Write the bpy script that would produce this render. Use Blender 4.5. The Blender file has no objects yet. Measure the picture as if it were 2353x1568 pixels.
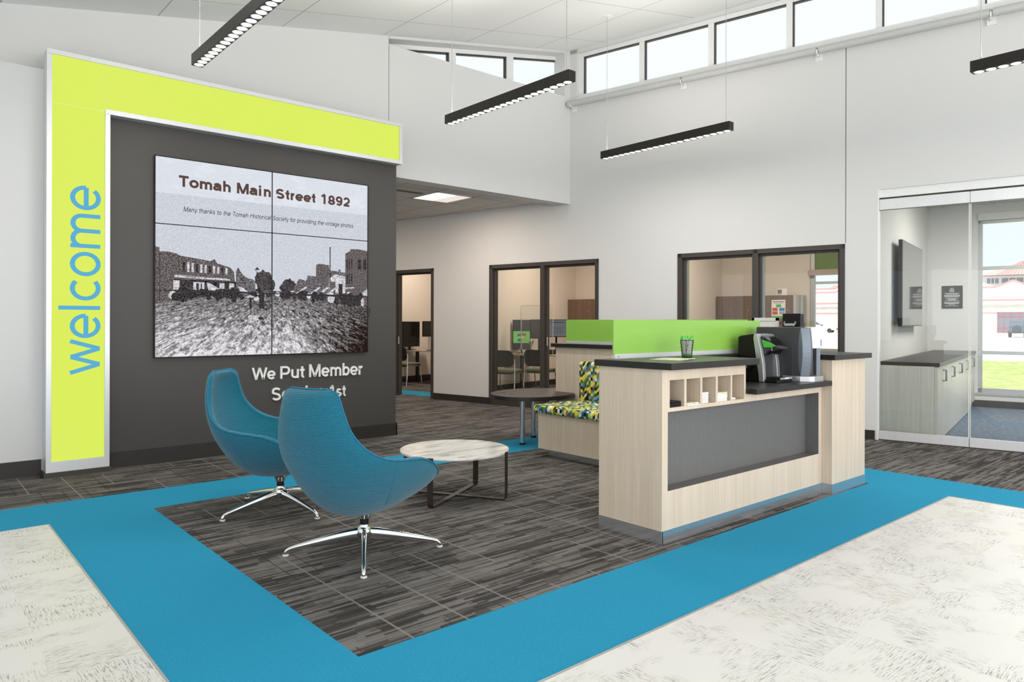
import bpy, bmesh, math, random
from mathutils import Vector, Matrix
from math import sin, cos, pi, radians, sqrt

random.seed(7)
SC = bpy.context.scene
COL = SC.collection

# ------------------------------------------------------------------ camera
H = 1.40
YAW, ROLL = 0.857560343, 0.00273139
fwd = Vector((cos(YAW), sin(YAW), 0)); r0 = Vector((sin(YAW), -cos(YAW), 0)); u0 = Vector((0, 0, 1))
rt = r0 * cos(ROLL) + u0 * sin(ROLL); upv = -r0 * sin(ROLL) + u0 * cos(ROLL)
cd = bpy.data.cameras.new('camera'); cam = bpy.data.objects.new('camera', cd); COL.objects.link(cam)
M = Matrix((rt, upv, -fwd)).transposed().to_4x4(); M.translation = (0, 0, H)
cam.matrix_world = M
cd.sensor_width = 36.0; cd.sensor_fit = 'HORIZONTAL'
cd.lens = 1640.43 * 36.0 / 2353.0
cd.shift_y = -(784 - 740.884) / 2353.0
cd.clip_start = 0.05; cd.clip_end = 600
SC.camera = cam

# ------------------------------------------------------------------ world, exposure
SC.view_settings.view_transform = 'Standard'
SC.view_settings.look = 'None'
SC.view_settings.gamma = 1.0
SC.view_settings.exposure = 0.05
SC.cycles.use_denoising = True
SC.cycles.max_bounces = 10
SC.cycles.diffuse_bounces = 5
SC.cycles.transparent_max_bounces = 24
SC.cycles.sample_clamp_indirect = 6.0
wd = bpy.data.worlds.new('world'); SC.world = wd; wd.use_nodes = True
bg = wd.node_tree.nodes['Background']
bg.inputs[0].default_value = (0.89, 0.945, 1.0, 1); bg.inputs[1].default_value = 1.12

# ------------------------------------------------------------------ frames
RP = Vector((8.025, 7.895, 0)); TH = 0.205
RD = Vector((sin(TH), -cos(TH), 0)); RN = Vector((-RD.y, RD.x, 0))
def W(s, o, z): return RP + RD * s + RN * o + Vector((0, 0, z))
def ID(x, y, z): return Vector((x, y, z))
def ceil_z(x, y): return 5.665 + 0.1946 * ((Vector((x, y, 0)) - RP).dot(RN))
def so_of(x, y): d = Vector((x, y, 0)) - RP; return d.dot(RD), d.dot(RN)
WY, DY, LY = 7.895, 7.623, 7.70     # upper white wall, dark feature wall, lower left wall

# ------------------------------------------------------------------ large lights
def area(name, loc, target, sx, sy, power, col=(1, 1, 1), spread=180):
    l = bpy.data.lights.new(name, 'AREA'); l.shape = 'RECTANGLE'; l.size = sx; l.size_y = sy
    l.energy = power; l.color = col; l.spread = radians(spread)
    o = bpy.data.objects.new(name, l); COL.objects.link(o); o.location = loc
    o.rotation_euler = (Vector(target) - Vector(loc)).to_track_quat('-Z', 'Y').to_euler()
    return o
FILL_TINT = (0.97, 0.98, 0.98); WARM = (1.0, 0.86, 0.72); SOFT = (1.0, 0.95, 0.88)
area('front_fill', (3.0, -4.7, 2.1), (3.2, 4, 1.6), 12, 3.2, 455, FILL_TINT)  # unseen area lamp added behind the camera as strong interior fill
area('left_fill', (-4.4, -1.2, 1.9), (5, 2.5, 1.3), 6.5, 2.8, 85, FILL_TINT)  # second added fill lamp, out of view on the left

sl = bpy.data.lights.new('sun', 'SUN'); sl.energy = 3.2; sl.angle = radians(1.5); sl.color = (1.0, 0.97, 0.92)
so = bpy.data.objects.new('sun', sl); COL.objects.link(so); so.rotation_euler = Vector((0.95, 0.12, -1.15)).to_track_quat('-Z', 'Y').to_euler()

# ------------------------------------------------------------------ materials
MATS = {}
class NT:
    def __init__(s, name):
        s.m = bpy.data.materials.new(name); s.m.use_nodes = True; s.t = s.m.node_tree
        s.t.nodes.clear(); s.out = s.n('ShaderNodeOutputMaterial')
    def n(s, typ, **kw):
        nd = s.t.nodes.new(typ)
        for k, v in kw.items(): setattr(nd, k, v)
        return nd
    def l(s, a, b): s.t.links.new(a, b)
    def set(s, sock, v):
        if isinstance(v, bpy.types.NodeSocket): s.l(v, sock)
        elif isinstance(v, (tuple, list)) and len(v) == 3 and sock.type == 'RGBA': sock.default_value = (*v, 1)
        else: sock.default_value = v
    def math(s, op, a, b=0.0, c=None, clamp=False):
        nd = s.n('ShaderNodeMath', operation=op, use_clamp=clamp); s.set(nd.inputs[0], a); s.set(nd.inputs[1], b)
        if c is not None: s.set(nd.inputs[2], c)
        return nd.outputs[0]
    def mix(s, fac, a, b, mode='MIX'):
        nd = s.n('ShaderNodeMix', data_type='RGBA', blend_type=mode)
        s.set(nd.inputs[0], fac); s.set(nd.inputs[6], a); s.set(nd.inputs[7], b); return nd.outputs[2]
    def pos(s): return s.n('ShaderNodeNewGeometry').outputs['Position']
    def obj(s): return s.n('ShaderNodeTexCoord').outputs['Object']
    def xyz(s, v):
        nd = s.n('ShaderNodeSeparateXYZ'); s.l(v, nd.inputs[0]); return nd.outputs
    def comb(s, x=0.0, y=0.0, z=0.0):
        nd = s.n('ShaderNodeCombineXYZ')
        for i, v in enumerate((x, y, z)): s.set(nd.inputs[i], v)
        return nd.outputs[0]
    def scale(s, v, sc, loc=(0, 0, 0)):
        nd = s.n('ShaderNodeMapping'); s.l(v, nd.inputs[0]); nd.inputs['Scale'].default_value = sc; nd.inputs['Location'].default_value = loc
        return nd.outputs[0]
    def noise(s, v, scale=5.0, detail=2.0, rough=0.5, dist=0.0):
        nd = s.n('ShaderNodeTexNoise'); s.l(v, nd.inputs['Vector']); nd.inputs['Scale'].default_value = scale
        nd.inputs['Detail'].default_value = detail; nd.inputs['Roughness'].default_value = rough; nd.inputs['Distortion'].default_value = dist
        return nd.outputs['Fac']
    def white(s, v):
        nd = s.n('ShaderNodeTexWhiteNoise', noise_dimensions='3D'); s.l(v, nd.inputs['Vector']); return nd.outputs['Value']
    def ramp(s, fac, stops, interp='LINEAR'):
        nd = s.n('ShaderNodeValToRGB'); s.set(nd.inputs[0], fac); cr = nd.color_ramp; cr.interpolation = interp
        while len(cr.elements) < len(stops): cr.elements.new(0.5)
        for e, (p, c) in zip(cr.elements, stops):
            e.position = p; e.color = (*c, 1) if len(c) == 3 else c
        return nd.outputs[0]
    def bump(s, h, strength=0.3, dist=0.01):
        nd = s.n('ShaderNodeBump'); s.l(h, nd.inputs['Height']); nd.inputs['Strength'].default_value = strength
        nd.inputs['Distance'].default_value = dist; return nd.outputs[0]
    def bsdf(s, color, rough=0.5, metal=0.0, spec=0.5, normal=None, coat=0.0, emit=None, estr=0.0, sheen=0.0):
        b = s.n('ShaderNodeBsdfPrincipled')
        s.set(b.inputs['Base Color'], color); s.set(b.inputs['Roughness'], rough); s.set(b.inputs['Metallic'], metal)
        s.set(b.inputs['Specular IOR Level'], spec); b.inputs['Coat Weight'].default_value = coat
        b.inputs['Sheen Weight'].default_value = sheen
        if normal is not None: s.l(normal, b.inputs['Normal'])
        if emit is not None: s.set(b.inputs['Emission Color'], emit); b.inputs['Emission Strength'].default_value = estr
        s.l(b.outputs[0], s.out.inputs[0]); return b
    def emission(s, color, strength=1.0):
        e = s.n('ShaderNodeEmission'); s.set(e.inputs[0], color); s.set(e.inputs[1], strength); s.l(e.outputs[0], s.out.inputs[0])
def srgb(r, g, b):
    f = lambda c: (c / 255 / 12.92) if c / 255 <= 0.04045 else ((c / 255 + 0.055) / 1.055) ** 2.4
    return (f(r), f(g), f(b))
def simple(name, color, rough=0.5, metal=0.0, spec=0.5, coat=0.0, var=0.06, nscale=30.0):
    if name in MATS: return MATS[name]
    t = NT(name); n = t.noise(t.obj(), nscale, 3)
    c = t.mix(n, tuple(x * (1 - var) for x in color), tuple(min(1, x * (1 + var)) for x in color))
    t.bsdf(c, rough, metal, spec, coat=coat); MATS[name] = t.m; return t.m
def emis(name, color, strength=1.0):
    t = NT(name); t.emission(color, strength); MATS[name] = t.m; return t.m

def mk_paint(name, color, rough=0.6):
    t = NT(name); p = t.pos(); n = t.noise(p, 140, 2); big = t.noise(p, 0.7, 2)
    c = t.mix(big, tuple(x * 0.985 for x in color), color)
    t.bsdf(c, rough, spec=0.3, normal=t.bump(n, 0.06, 0.002)); MATS[name] = t.m; return t.m
mk_paint('wall_paint', (0.675, 0.668, 0.66)); mk_paint('dark_paint', srgb(74, 71, 69), 0.45)
mk_paint('office_paint', (0.72, 0.655, 0.58)); mk_paint('conf_paint', (0.70, 0.69, 0.68))

def mk_ceiling():
    t = NT('ceiling_board'); x, y, z = t.xyz(t.pos())
    def line(v, off, period, w):
        f = t.math('FRACT', t.math('DIVIDE', t.math('SUBTRACT', v, off), period))
        return t.math('LESS_THAN', f, w / period)
    xs = t.math('ADD', x, t.math('MULTIPLY', t.math('SUBTRACT', y, 7.9), -0.022))
    m = t.math('MAXIMUM', line(xs, 2.025, 1.312, 0.012), line(y, 5.885, 1.405, 0.010))
    n = t.noise(t.pos(), 260, 2)
    c = t.mix(m, t.mix(n, (0.80, 0.80, 0.785), (0.85, 0.85, 0.835)), (0.42, 0.42, 0.41))
    t.bsdf(c, 0.85, spec=0.15); MATS['ceiling_board'] = t.m
mk_ceiling()
def mk_lowceil():
    t = NT('ceiling_tile'); p = t.pos(); x, y, z = t.xyz(p)
    def line(v, off, period, w):
        return t.math('LESS_THAN', t.math('FRACT', t.math('DIVIDE', t.math('SUBTRACT', v, off), period)), w / period)
    m = t.math('MAXIMUM', line(x, 6.04, 0.68, 0.02), line(y, 8.68, 0.71, 0.02))
    c = t.mix(m, (0.62, 0.60, 0.57), (0.36, 0.34, 0.32)); t.bsdf(c, 0.9, spec=0.1); MATS['ceiling_tile'] = t.m
mk_lowceil()

def mk_carpet():
    t = NT('charcoal_carpet'); x, y, z = t.xyz(t.pos())
    wob = t.math('MULTIPLY', t.math('SUBTRACT', t.noise(t.scale(t.pos(), (6, 40, 1)), 1.0, 2), 0.5), 0.004)
    yy = t.math('ADD', y, wob)
    # tiles, each with an own offset
    tx = t.math('FLOOR', t.math('DIVIDE', x, 0.92)); 
    def layer(rowh, length, seed):
        r = t.math('FLOOR', t.math('DIVIDE', yy, rowh))
        off = t.math('MULTIPLY', t.white(t.comb(r, seed, 0.0)), length * 3.1)
        c = t.math('FLOOR', t.math('DIVIDE', t.math('ADD', x, off), length))
        return t.white(t.comb(r, c, seed))
    a = layer(0.058, 0.33, 3.0); b = layer(0.019, 0.30, 7.0); c_ = layer(0.0095, 0.42, 11.0); d = layer(0.116, 0.46, 17.0)
    v = t.math('ADD', t.math('MULTIPLY', a, 0.24), t.math('MULTIPLY', b, 0.42))
    v = t.math('ADD', v, t.math('MULTIPLY', c_, 0.34)); v = t.math('ADD', v, t.math('MULTIPLY', d, 0.12))
    fine = t.noise(t.scale(t.pos(), (260, 420, 1)), 1.0, 2)
    v = t.math('ADD', v, t.math('MULTIPLY', t.math('SUBTRACT', fine, 0.5), 0.22))
    # occasional cross threads along y, light and dark, interrupted
    def cross(period, w, off, seed, gate):
        k = t.math('FLOOR', t.math('DIVIDE', t.math('ADD', x, off), period))
        f = t.math('LESS_THAN', t.math('FRACT', t.math('DIVIDE', t.math('ADD', x, off), period)), w / period)
        g = t.math('GREATER_THAN', t.white(t.comb(k, t.math('FLOOR', t.math('DIVIDE', y, 0.46)), seed)), gate)
        return t.math('MULTIPLY', f, g)
    cl = cross(0.306, 0.012, 0.1, 23.0, 0.45); ck = cross(0.153, 0.008, 0.03, 29.0, 0.72)
    base = t.ramp(v, [(0.30, srgb(60, 58, 56)), (0.47, srgb(76, 73, 71)), (0.55, srgb(98, 94, 91)), (0.80, srgb(122, 118, 115))])
    base = t.mix(t.math('MULTIPLY', cl, 0.8), base, srgb(138, 132, 127)); base = t.mix(t.math('MULTIPLY', ck, 0.7), base, srgb(58, 54, 51))
    t.bsdf(base, 0.95, spec=0.08, normal=t.bump(t.math('ADD', v, fine), 0.5, 0.004)); MATS['charcoal_carpet'] = t.m
mk_carpet()
def mk_blue():
    t = NT('blue_carpet'); p = t.pos(); n = t.noise(p, 130, 4, 0.75); n2 = t.noise(p, 9, 3)
    c = t.mix(n, srgb(18, 116, 152), srgb(60, 168, 206)); c = t.mix(t.math('MULTIPLY', n2, 0.25), c, srgb(42, 146, 182))
    t.bsdf(c, 0.95, spec=0.1, normal=t.bump(n, 0.5, 0.004)); MATS['blue_carpet'] = t.m
mk_blue()
def mk_lvt():
    t = NT('white_plank'); p = t.pos(); x, y, z = t.xyz(p)
    # planks 0.23 x 0.92 laid in alternating quarter turns
    cell = 0.47
    ci = t.math('FLOOR', t.math('DIVIDE', x, cell)); cj = t.math('FLOOR', t.math('DIVIDE', y, cell))
    par = t.math('FLOORED_MODULO', t.math('ADD', ci, cj), 2.0)
    rnd = t.white(t.comb(ci, cj, 5.0))
    off = t.comb(t.math('MULTIPLY', rnd, 17.0), t.math('MULTIPLY', rnd, 9.0), 0.0)
    va = t.n('ShaderNodeVectorMath', operation='ADD'); t.l(p, va.inputs[0]); t.l(off, va.inputs[1]); q = va.outputs[0]
    sx = t.noise(t.scale(q, (13, 170, 1)), 1.0, 6, 0.7, 0.2); sy = t.noise(t.scale(q, (170, 13, 1)), 1.0, 6, 0.7, 0.2)
    st = t.math('ADD', t.math('MULTIPLY', sx, t.math('SUBTRACT', 1.0, par)), t.math('MULTIPLY', sy, par))
    fl = t.noise(t.scale(q, (60, 60, 1)), 1.0, 4, 0.7)
    patch = t.noise(t.scale(q, (2.4, 3.4, 1)), 1.0, 3, 0.6)
    k = t.math('MULTIPLY', t.math('SUBTRACT', patch, 0.44, clamp=True), 9.0, clamp=True)
    ink = t.math('MULTIPLY', t.math('MULTIPLY', t.math('SUBTRACT', st, 0.52, clamp=True), 12.0, clamp=True), t.math('MULTIPLY', t.math('SUBTRACT', fl, 0.36, clamp=True), 6.0, clamp=True))
    ink = t.math('MULTIPLY', ink, k)
    tone = t.noise(p, 1.3, 2)
    base = t.mix(tone, srgb(219, 216, 211), srgb(229, 227, 223))
    base = t.mix(t.math('MULTIPLY', t.math('MULTIPLY', t.math('SUBTRACT', st, 0.45, clamp=True), k), 1.4), base, srgb(180, 174, 167))
    hue = t.ramp(t.noise(p, 3.0, 2), [(0.35, srgb(70, 66, 62)), (0.55, srgb(104, 98, 92)), (0.66, srgb(132, 128, 96))])
    base = t.mix(t.math('MULTIPLY', ink, 0.85), base, hue)
    t.bsdf(base, 0.42, spec=0.35, normal=t.bump(st, 0.08, 0.002)); MATS['white_plank'] = t.m
mk_lvt()
def mk_confcarpet():
    t = NT('blue_grey_carpet'); p = t.pos(); n = t.noise(t.scale(p, (45, 14, 1)), 1.0, 5, 0.85)
    t.bsdf(t.ramp(n, [(0.34, srgb(66, 80, 100)), (0.5, srgb(104, 116, 132)), (0.66, srgb(156, 162, 170))]), 0.95, spec=0.1); MATS['blue_grey_carpet'] = t.m
mk_confcarpet()
def mk_wood(name, c1, c2, c3):
    t = NT(name); p = t.pos()
    g = t.noise(t.scale(p, (240, 240, 1.8)), 1.0, 3, 0.6); g2 = t.noise(t.scale(p, (16, 16, 0.5)), 1.0, 2)
    c = t.ramp(t.math('ADD', t.math('MULTIPLY', g, 0.7), t.math('MULTIPLY', g2, 0.3)), [(0.36, c1), (0.5, c2), (0.64, c3)])
    t.bsdf(c, 0.42, spec=0.35, normal=t.bump(g, 0.05, 0.001)); MATS[name] = t.m
mk_wood('pale_wood', srgb(199, 181, 160), srgb(210, 193, 173), srgb(219, 204, 186))
mk_wood('grey_wood', srgb(196, 192, 184), srgb(210, 206, 198), srgb(222, 219, 213))
mk_wood('brown_wood', srgb(98, 78, 64), srgb(112, 91, 75), srgb(126, 104, 88))
def mk_rib():
    t = NT('ribbed_metal'); x, y, z = t.xyz(t.pos())
    w = t.math('SINE', t.math('MULTIPLY', t.math('ADD', x, t.math('MULTIPLY', y, 1.0)), 2 * pi / 0.014))
    n = t.noise(t.scale(t.pos(), (400, 400, 6)), 1.0, 2)
    c = t.mix(t.math('ADD', t.math('MULTIPLY', w, 0.18), 0.5), srgb(70, 69, 69), srgb(138, 136, 134)); c = t.mix(t.math('MULTIPLY', n, 0.3), c, srgb(100, 98, 97))
    t.bsdf(c, 0.45, 0.15, normal=t.bump(w, 0.3, 0.002)); MATS['ribbed_metal'] = t.m
mk_rib()
def mk_brushed(name, col, rough=0.34, metal=0.85, axis=(3, 3, 300)):
    t = NT(name); n = t.noise(t.scale(t.pos(), axis), 1.0, 3)
    c = t.mix(n, tuple(v * .93 for v in col), tuple(min(1, v * 1.05) for v in col))
    t.bsdf(c, t.math('ADD', rough - 0.05, t.math('MULTIPLY', n, 0.1)), metal); MATS[name] = t.m
mk_brushed('brushed_steel', srgb(212, 214, 218), 0.22); mk_brushed('frame_aluminium', srgb(222, 223, 225), 0.42, 0.45, (300, 3, 3))
mk_brushed('window_aluminium', srgb(186, 188, 190), 0.45, 0.4)
simple('black_laminate', srgb(36, 33, 32), 0.36, spec=0.45, var=0.08, nscale=200)
simple('base_rubber', srgb(44, 40, 38), 0.5); simple('bronze_frame', srgb(66, 60, 56), 0.42, spec=0.4)
simple('white_trim', (0.80, 0.80, 0.795), 0.45); simple('white_letter', (0.84, 0.83, 0.82), 0.4)
simple('handle_grey', srgb(128, 136, 140), .35, .4); simple('rail_grey', srgb(190, 190, 188), 0.4); simple('black_metal', srgb(38, 35, 33), 0.35, 0.3); simple('bronze_metal', srgb(62, 54, 47), 0.4, 0.6)
simple('chrome', (0.80, 0.80, 0.80), 0.07, 1.0, var=0.02); simple('black_plastic', srgb(20, 18, 18), 0.42, spec=0.25); simple('deep_black', srgb(14, 12, 12), 0.3, spec=0.3)
simple('black_gloss', srgb(14, 13, 13), 0.12, coat=0.5); simple('grey_plastic', srgb(62, 62, 64), 0.45, spec=.35)
simple('blue_grey_plastic', srgb(104, 112, 122), 0.3, 0.3); simple('silver_plastic', srgb(186, 186, 188), 0.3, 0.6)
simple('white_plastic', srgb(228, 226, 222), 0.35); simple('paper', srgb(236, 234, 230), 0.7, var=0.03)
simple('white_nylon', srgb(214, 212, 208), 0.5); simple('screen_black', srgb(20, 18, 17), 0.25)
simple('tv_glass', srgb(96, 94, 92), 0.06, coat=0.6); simple('green_shell', srgb(126, 170, 38), 0.3)
simple('olive_green', srgb(92, 122, 8), 0.5); simple('olive_fabric', srgb(112, 118, 92), 0.9, var=0.15, nscale=200)
simple('desk_top', srgb(198, 184, 168), 0.4); simple('beige_blind', srgb(176, 160, 146), 0.6)
simple('tan_metal', srgb(176, 176, 174), 0.4, 0.3)
def mk_green():
    t = NT('green_acrylic'); n = t.noise(t.obj(), 4, 2)
    t.bsdf(t.mix(n, srgb(138, 188, 72), srgb(146, 196, 86)), 0.30, spec=0.5, coat=0.15); MATS['green_acrylic'] = t.m
mk_green()
simple('acrylic_edge', srgb(150, 205, 90), 0.3)
def mk_glass(name, tint=(1, 1, 1), ior=1.45, boost=1.0):
    t = NT(name); tr = t.n('ShaderNodeBsdfTransparent'); tr.inputs[0].default_value = (*tint, 1)
    gl = t.n('ShaderNodeBsdfGlossy'); gl.inputs['Roughness'].default_value = 0.0; gl.inputs[0].default_value = (1, 1, 1, 1)
    fr = t.n('ShaderNodeFresnel'); fr.inputs[0].default_value = ior
    mx = t.n('ShaderNodeMixShader'); t.l(t.math('MULTIPLY', fr.outputs[0], boost, clamp=True), mx.inputs[0]); t.l(tr.outputs[0], mx.inputs[1]); t.l(gl.outputs[0], mx.inputs[2])
    t.l(mx.outputs[0], t.out.inputs[0]); MATS[name] = t.m
mk_glass('clear_glass', (0.96, 0.975, 0.97), 1.45, 0.8); mk_glass('window_glass', (0.97, 0.98, 0.98), 1.3, 0.6)
def mk_fabric():
    t = NT('blue_ribbed_fabric'); x, y, z = t.xyz(t.obj())
    wob = t.noise(t.scale(t.obj(), (9, 9, 26)), 1.0, 3)
    ph = t.math('ADD', t.math('MULTIPLY', z, 2 * pi / 0.0082), t.math('MULTIPLY', wob, 10.0))
    w = t.math('ADD', t.math('MULTIPLY', t.math('SINE', ph), 0.5), 0.5)
    th = t.noise(t.scale(t.obj(), (500, 500, 500)), 1.0, 2)
    c = t.mix(w, srgb(10, 74, 95), srgb(30, 116, 141)); c = t.mix(t.math('MULTIPLY', th, 0.35), c, srgb(50, 136, 158))
    t.bsdf(c, 0.9, spec=0.15, sheen=0.25, normal=t.bump(w, 0.5, 0.004)); MATS['blue_ribbed_fabric'] = t.m
mk_fabric()
simple('blue_piping', srgb(24, 112, 146), 0.8)
def mk_pattern():
    t = NT('geometric_upholstery'); x, y, z = t.xyz(t.pos())
    u = t.math('DIVIDE', y, 0.030); v = t.math('DIVIDE', t.math('SUBTRACT', z, x), 0.034)
    cu = t.math('FLOOR', u); fu = t.math('FRACT', u)
    slope = t.math('MULTIPLY', t.math('GREATER_THAN', t.white(t.comb(cu, 3.0, 1.0)), 0.5), 0.7)
    vv = t.math('ADD', v, t.math('MULTIPLY', fu, slope)); cv = t.math('FLOOR', vv)
    r = t.white(t.comb(cu, cv, 2.0))
    cols = [srgb(232, 228, 220), srgb(238, 205, 84), srgb(196, 208, 44), srgb(122, 112, 104), srgb(28, 24, 24), srgb(14, 96, 124), srgb(118, 172, 166), srgb(52, 98, 48)]
    c = t.ramp(r, [(i / 8, k) for i, k in enumerate([cols[1], cols[4], cols[3], cols[2], cols[5], cols[0], cols[6], cols[7]])], 'CONSTANT')
    t.bsdf(c, 0.75, spec=0.2, normal=t.bump(t.noise(t.pos(), 500, 2), 0.1, 0.002)); MATS['geometric_upholstery'] = t.m
mk_pattern()
def mk_marble():
    t = NT('white_marble'); p = t.obj(); n = t.noise(t.scale(p, (2.5, 14, 8)), 1.0, 5, 0.6, 0.8)
    m = t.noise(t.scale(p, (9, 50, 9)), 1.0, 4, 0.6, 0.4)
    c = t.ramp(n, [(0.36, srgb(168, 164, 160)), (0.46, srgb(214, 212, 209)), (0.6, srgb(227, 225, 222))])
    c = t.mix(t.math('MULTIPLY', t.math('SUBTRACT', m, 0.55, clamp=True), 2.2), c, srgb(120, 116, 114))
    t.bsdf(c, 0.16, spec=0.5); MATS['white_marble'] = t.m
mk_marble()
def mk_lime():
    t = NT('lit_lime_panel'); n = t.noise(t.obj(), 0.6, 2)
    t.emission(t.mix(n, (0.72, 0.89, 0.09), (0.79, 0.91, 0.165)), 0.93); MATS['lit_lime_panel'] = t.m
mk_lime()
emis('sign_blue', srgb(98, 180, 218), 0.92)
emis('lens_glow', (1.0, 0.93, 0.84), 2.4); emis('troffer_glow', (1.0, 0.92, 0.80), 2.6); emis('strip_glow', (1, 0.95, 0.85), 2.0)

# ------------------------------------------------------------------ mesh builder
OFF = {}
class MB:
    def __init__(s): s.v = []; s.f = []; s.m = []; s.sm = []
    def add(s, vs, fs, mi=0, sm=False):
        b = len(s.v); s.v += [Vector(v) for v in vs]
        for f in fs: s.f.append([b + i for i in f]); s.m.append(mi); s.sm.append(sm)
        return s
    def quad(s, pts, mi=0): return s.add(pts, [list(range(len(pts)))], mi)
    def box(s, x0, x1, y0, y1, z0, z1, mi=0, fn=ID):
        vs = [fn(x, y, z) for z in (z0, z1) for y in (y0, y1) for x in (x0, x1)]
        return s.add(vs, [(0, 2, 3, 1), (4, 5, 7, 6), (0, 1, 5, 4), (2, 6, 7, 3), (0, 4, 6, 2), (1, 3, 7, 5)], mi)
    def prism(s, poly, w0, w1, fn, mi=0, sm=False):
        n = len(poly); vs = [fn(a, b, w0) for a, b in poly] + [fn(a, b, w1) for a, b in poly]
        s.add(vs, [list(range(n))[::-1], list(range(n, 2 * n))], mi)
        b = len(s.v) - 2 * n
        for i in range(n):
            j = (i + 1) % n; s.f.append([b + i, b + j, b + n + j, b + n + i]); s.m.append(mi); s.sm.append(sm)
        return s
    def tube(s, pts, r, n=10, mi=0, closed=False, caps=True, rs=None):
        pts = [Vector(p) for p in pts]; k = len(pts); up = None; base = len(s.v)
        for i, p in enumerate(pts):
            a = pts[i - 1] if (i > 0 or closed) else p; c = pts[(i + 1) % k] if (i < k - 1 or closed) else p
            d = (c - a).normalized()
            if up is None: up = d.orthogonal().normalized()
            up = (up - d * up.dot(d)).normalized(); sd = d.cross(up); rr = rs[i] if rs else r
            for j in range(n):
                q = 2 * pi * j / n; s.v.append(p + (up * cos(q) + sd * sin(q)) * rr)
        m = k if closed else k - 1
        for i in range(m):
            for j in range(n):
                a = base + i * n + j; b = base + i * n + (j + 1) % n; c = base + ((i + 1) % k) * n + (j + 1) % n; d = base + ((i + 1) % k) * n + j
                s.f.append([a, b, c, d]); s.m.append(mi); s.sm.append(True)
        if caps and not closed:
            for q in (base, base + (k - 1) * n):
                b = len(s.v); s.v += [s.v[q + j].copy() for j in range(n)]; s.f.append([b + j for j in range(n)]); s.m.append(mi); s.sm.append(False)
        return s
    def lathe(s, prof, n=32, c=(0, 0, 0), mi=0, sm=True, fn=None):
        c = Vector(c); base = len(s.v); k = len(prof)
        for (r, z) in prof:
            for j in range(n):
                q = 2 * pi * j / n; p = Vector((r * cos(q), r * sin(q), z)); s.v.append((fn(*p) if fn else p) + c)
        for i in range(k - 1):
            for j in range(n):
                a = base + i * n + j; b = base + i * n + (j + 1) % n
                s.f.append([a, b, b + n, a + n]); s.m.append(mi); s.sm.append(sm)
        for q in (base, base + (k - 1) * n):
            b = len(s.v); s.v += [s.v[q + j].copy() for j in range(n)]; s.f.append([b + j for j in range(n)]); s.m.append(mi); s.sm.append(False)
        return s
    def disc(s, c, r, n=20, mi=0, axis='z', sgn=1):
        c = Vector(c); vs = []
        for j in range(n):
            q = 2 * pi * j / n * sgn
            vs.append(c + (Vector((cos(q), sin(q), 0)) if axis == 'z' else Vector((cos(q), 0, sin(q)))) * r)
        return s.add(vs, [list(range(n))], mi)
    def build(s, name, mats, parent=None, local=False, bevel=0.0, seg=2, smooth=None, subsurf=0, label=None):
        me = bpy.data.meshes.new(name)
        off = Vector((0, 0, 0)) if (local or parent is None) else OFF.get(parent.name, Vector((0, 0, 0)))
        me.from_pydata([tuple(v - off) for v in s.v], [], s.f); me.update()
        if not isinstance(mats, (list, tuple)): mats = [mats]
        for m in mats: me.materials.append(MATS[m] if isinstance(m, str) else m)
        me.polygons.foreach_set('material_index', s.m); me.polygons.foreach_set('use_smooth', s.sm if smooth is None else [smooth] * len(s.f))
        bm = bmesh.new(); bm.from_mesh(me); bmesh.ops.recalc_face_normals(bm, faces=bm.faces); bm.to_mesh(me); bm.free()
        o = bpy.data.objects.new(name, me); COL.objects.link(o)
        if parent is not None: o.parent = parent; OFF[o.name] = off
        if bevel:
            md = o.modifiers.new('bevel', 'BEVEL'); md.width = bevel; md.segments = seg; md.limit_method = 'ANGLE'; md.angle_limit = radians(40)
        if subsurf:
            md = o.modifiers.new('sub', 'SUBSURF'); md.levels = subsurf; md.render_levels = subsurf
        if label: o['label'] = label
        return o
def thing(name, label, cat, loc=(0, 0, 0), group=None, rot=0.0):
    o = bpy.data.objects.new(name, None); COL.objects.link(o); o.location = loc; o.rotation_euler = (0, 0, rot)
    o.empty_display_size = 0.1; OFF[o.name] = Vector(loc); o['label'] = label; o['category'] = cat
    if group: o['group'] = group
    return o
def tag(o, label, cat, group=None, kind=None):
    o['label'] = label; o['category'] = cat
    if group: o['group'] = group
    if kind: o['kind'] = kind
    return o
def struct(o): o['kind'] = 'structure'; return o
def dup(root, loc=None, rot=None, label=None):
    def cp(o, par):
        c = o.copy(); COL.objects.link(c); c.parent = par
        for ch in [x for x in ALLCH(o)]: cp(ch, c)
        return c
    ALLCH = lambda o: list(o.children)
    r = cp(root, None)
    if loc is not None: r.location = loc
    if rot is not None: r.rotation_euler = (0, 0, rot)
    if label: r['label'] = label
    return r
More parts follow.
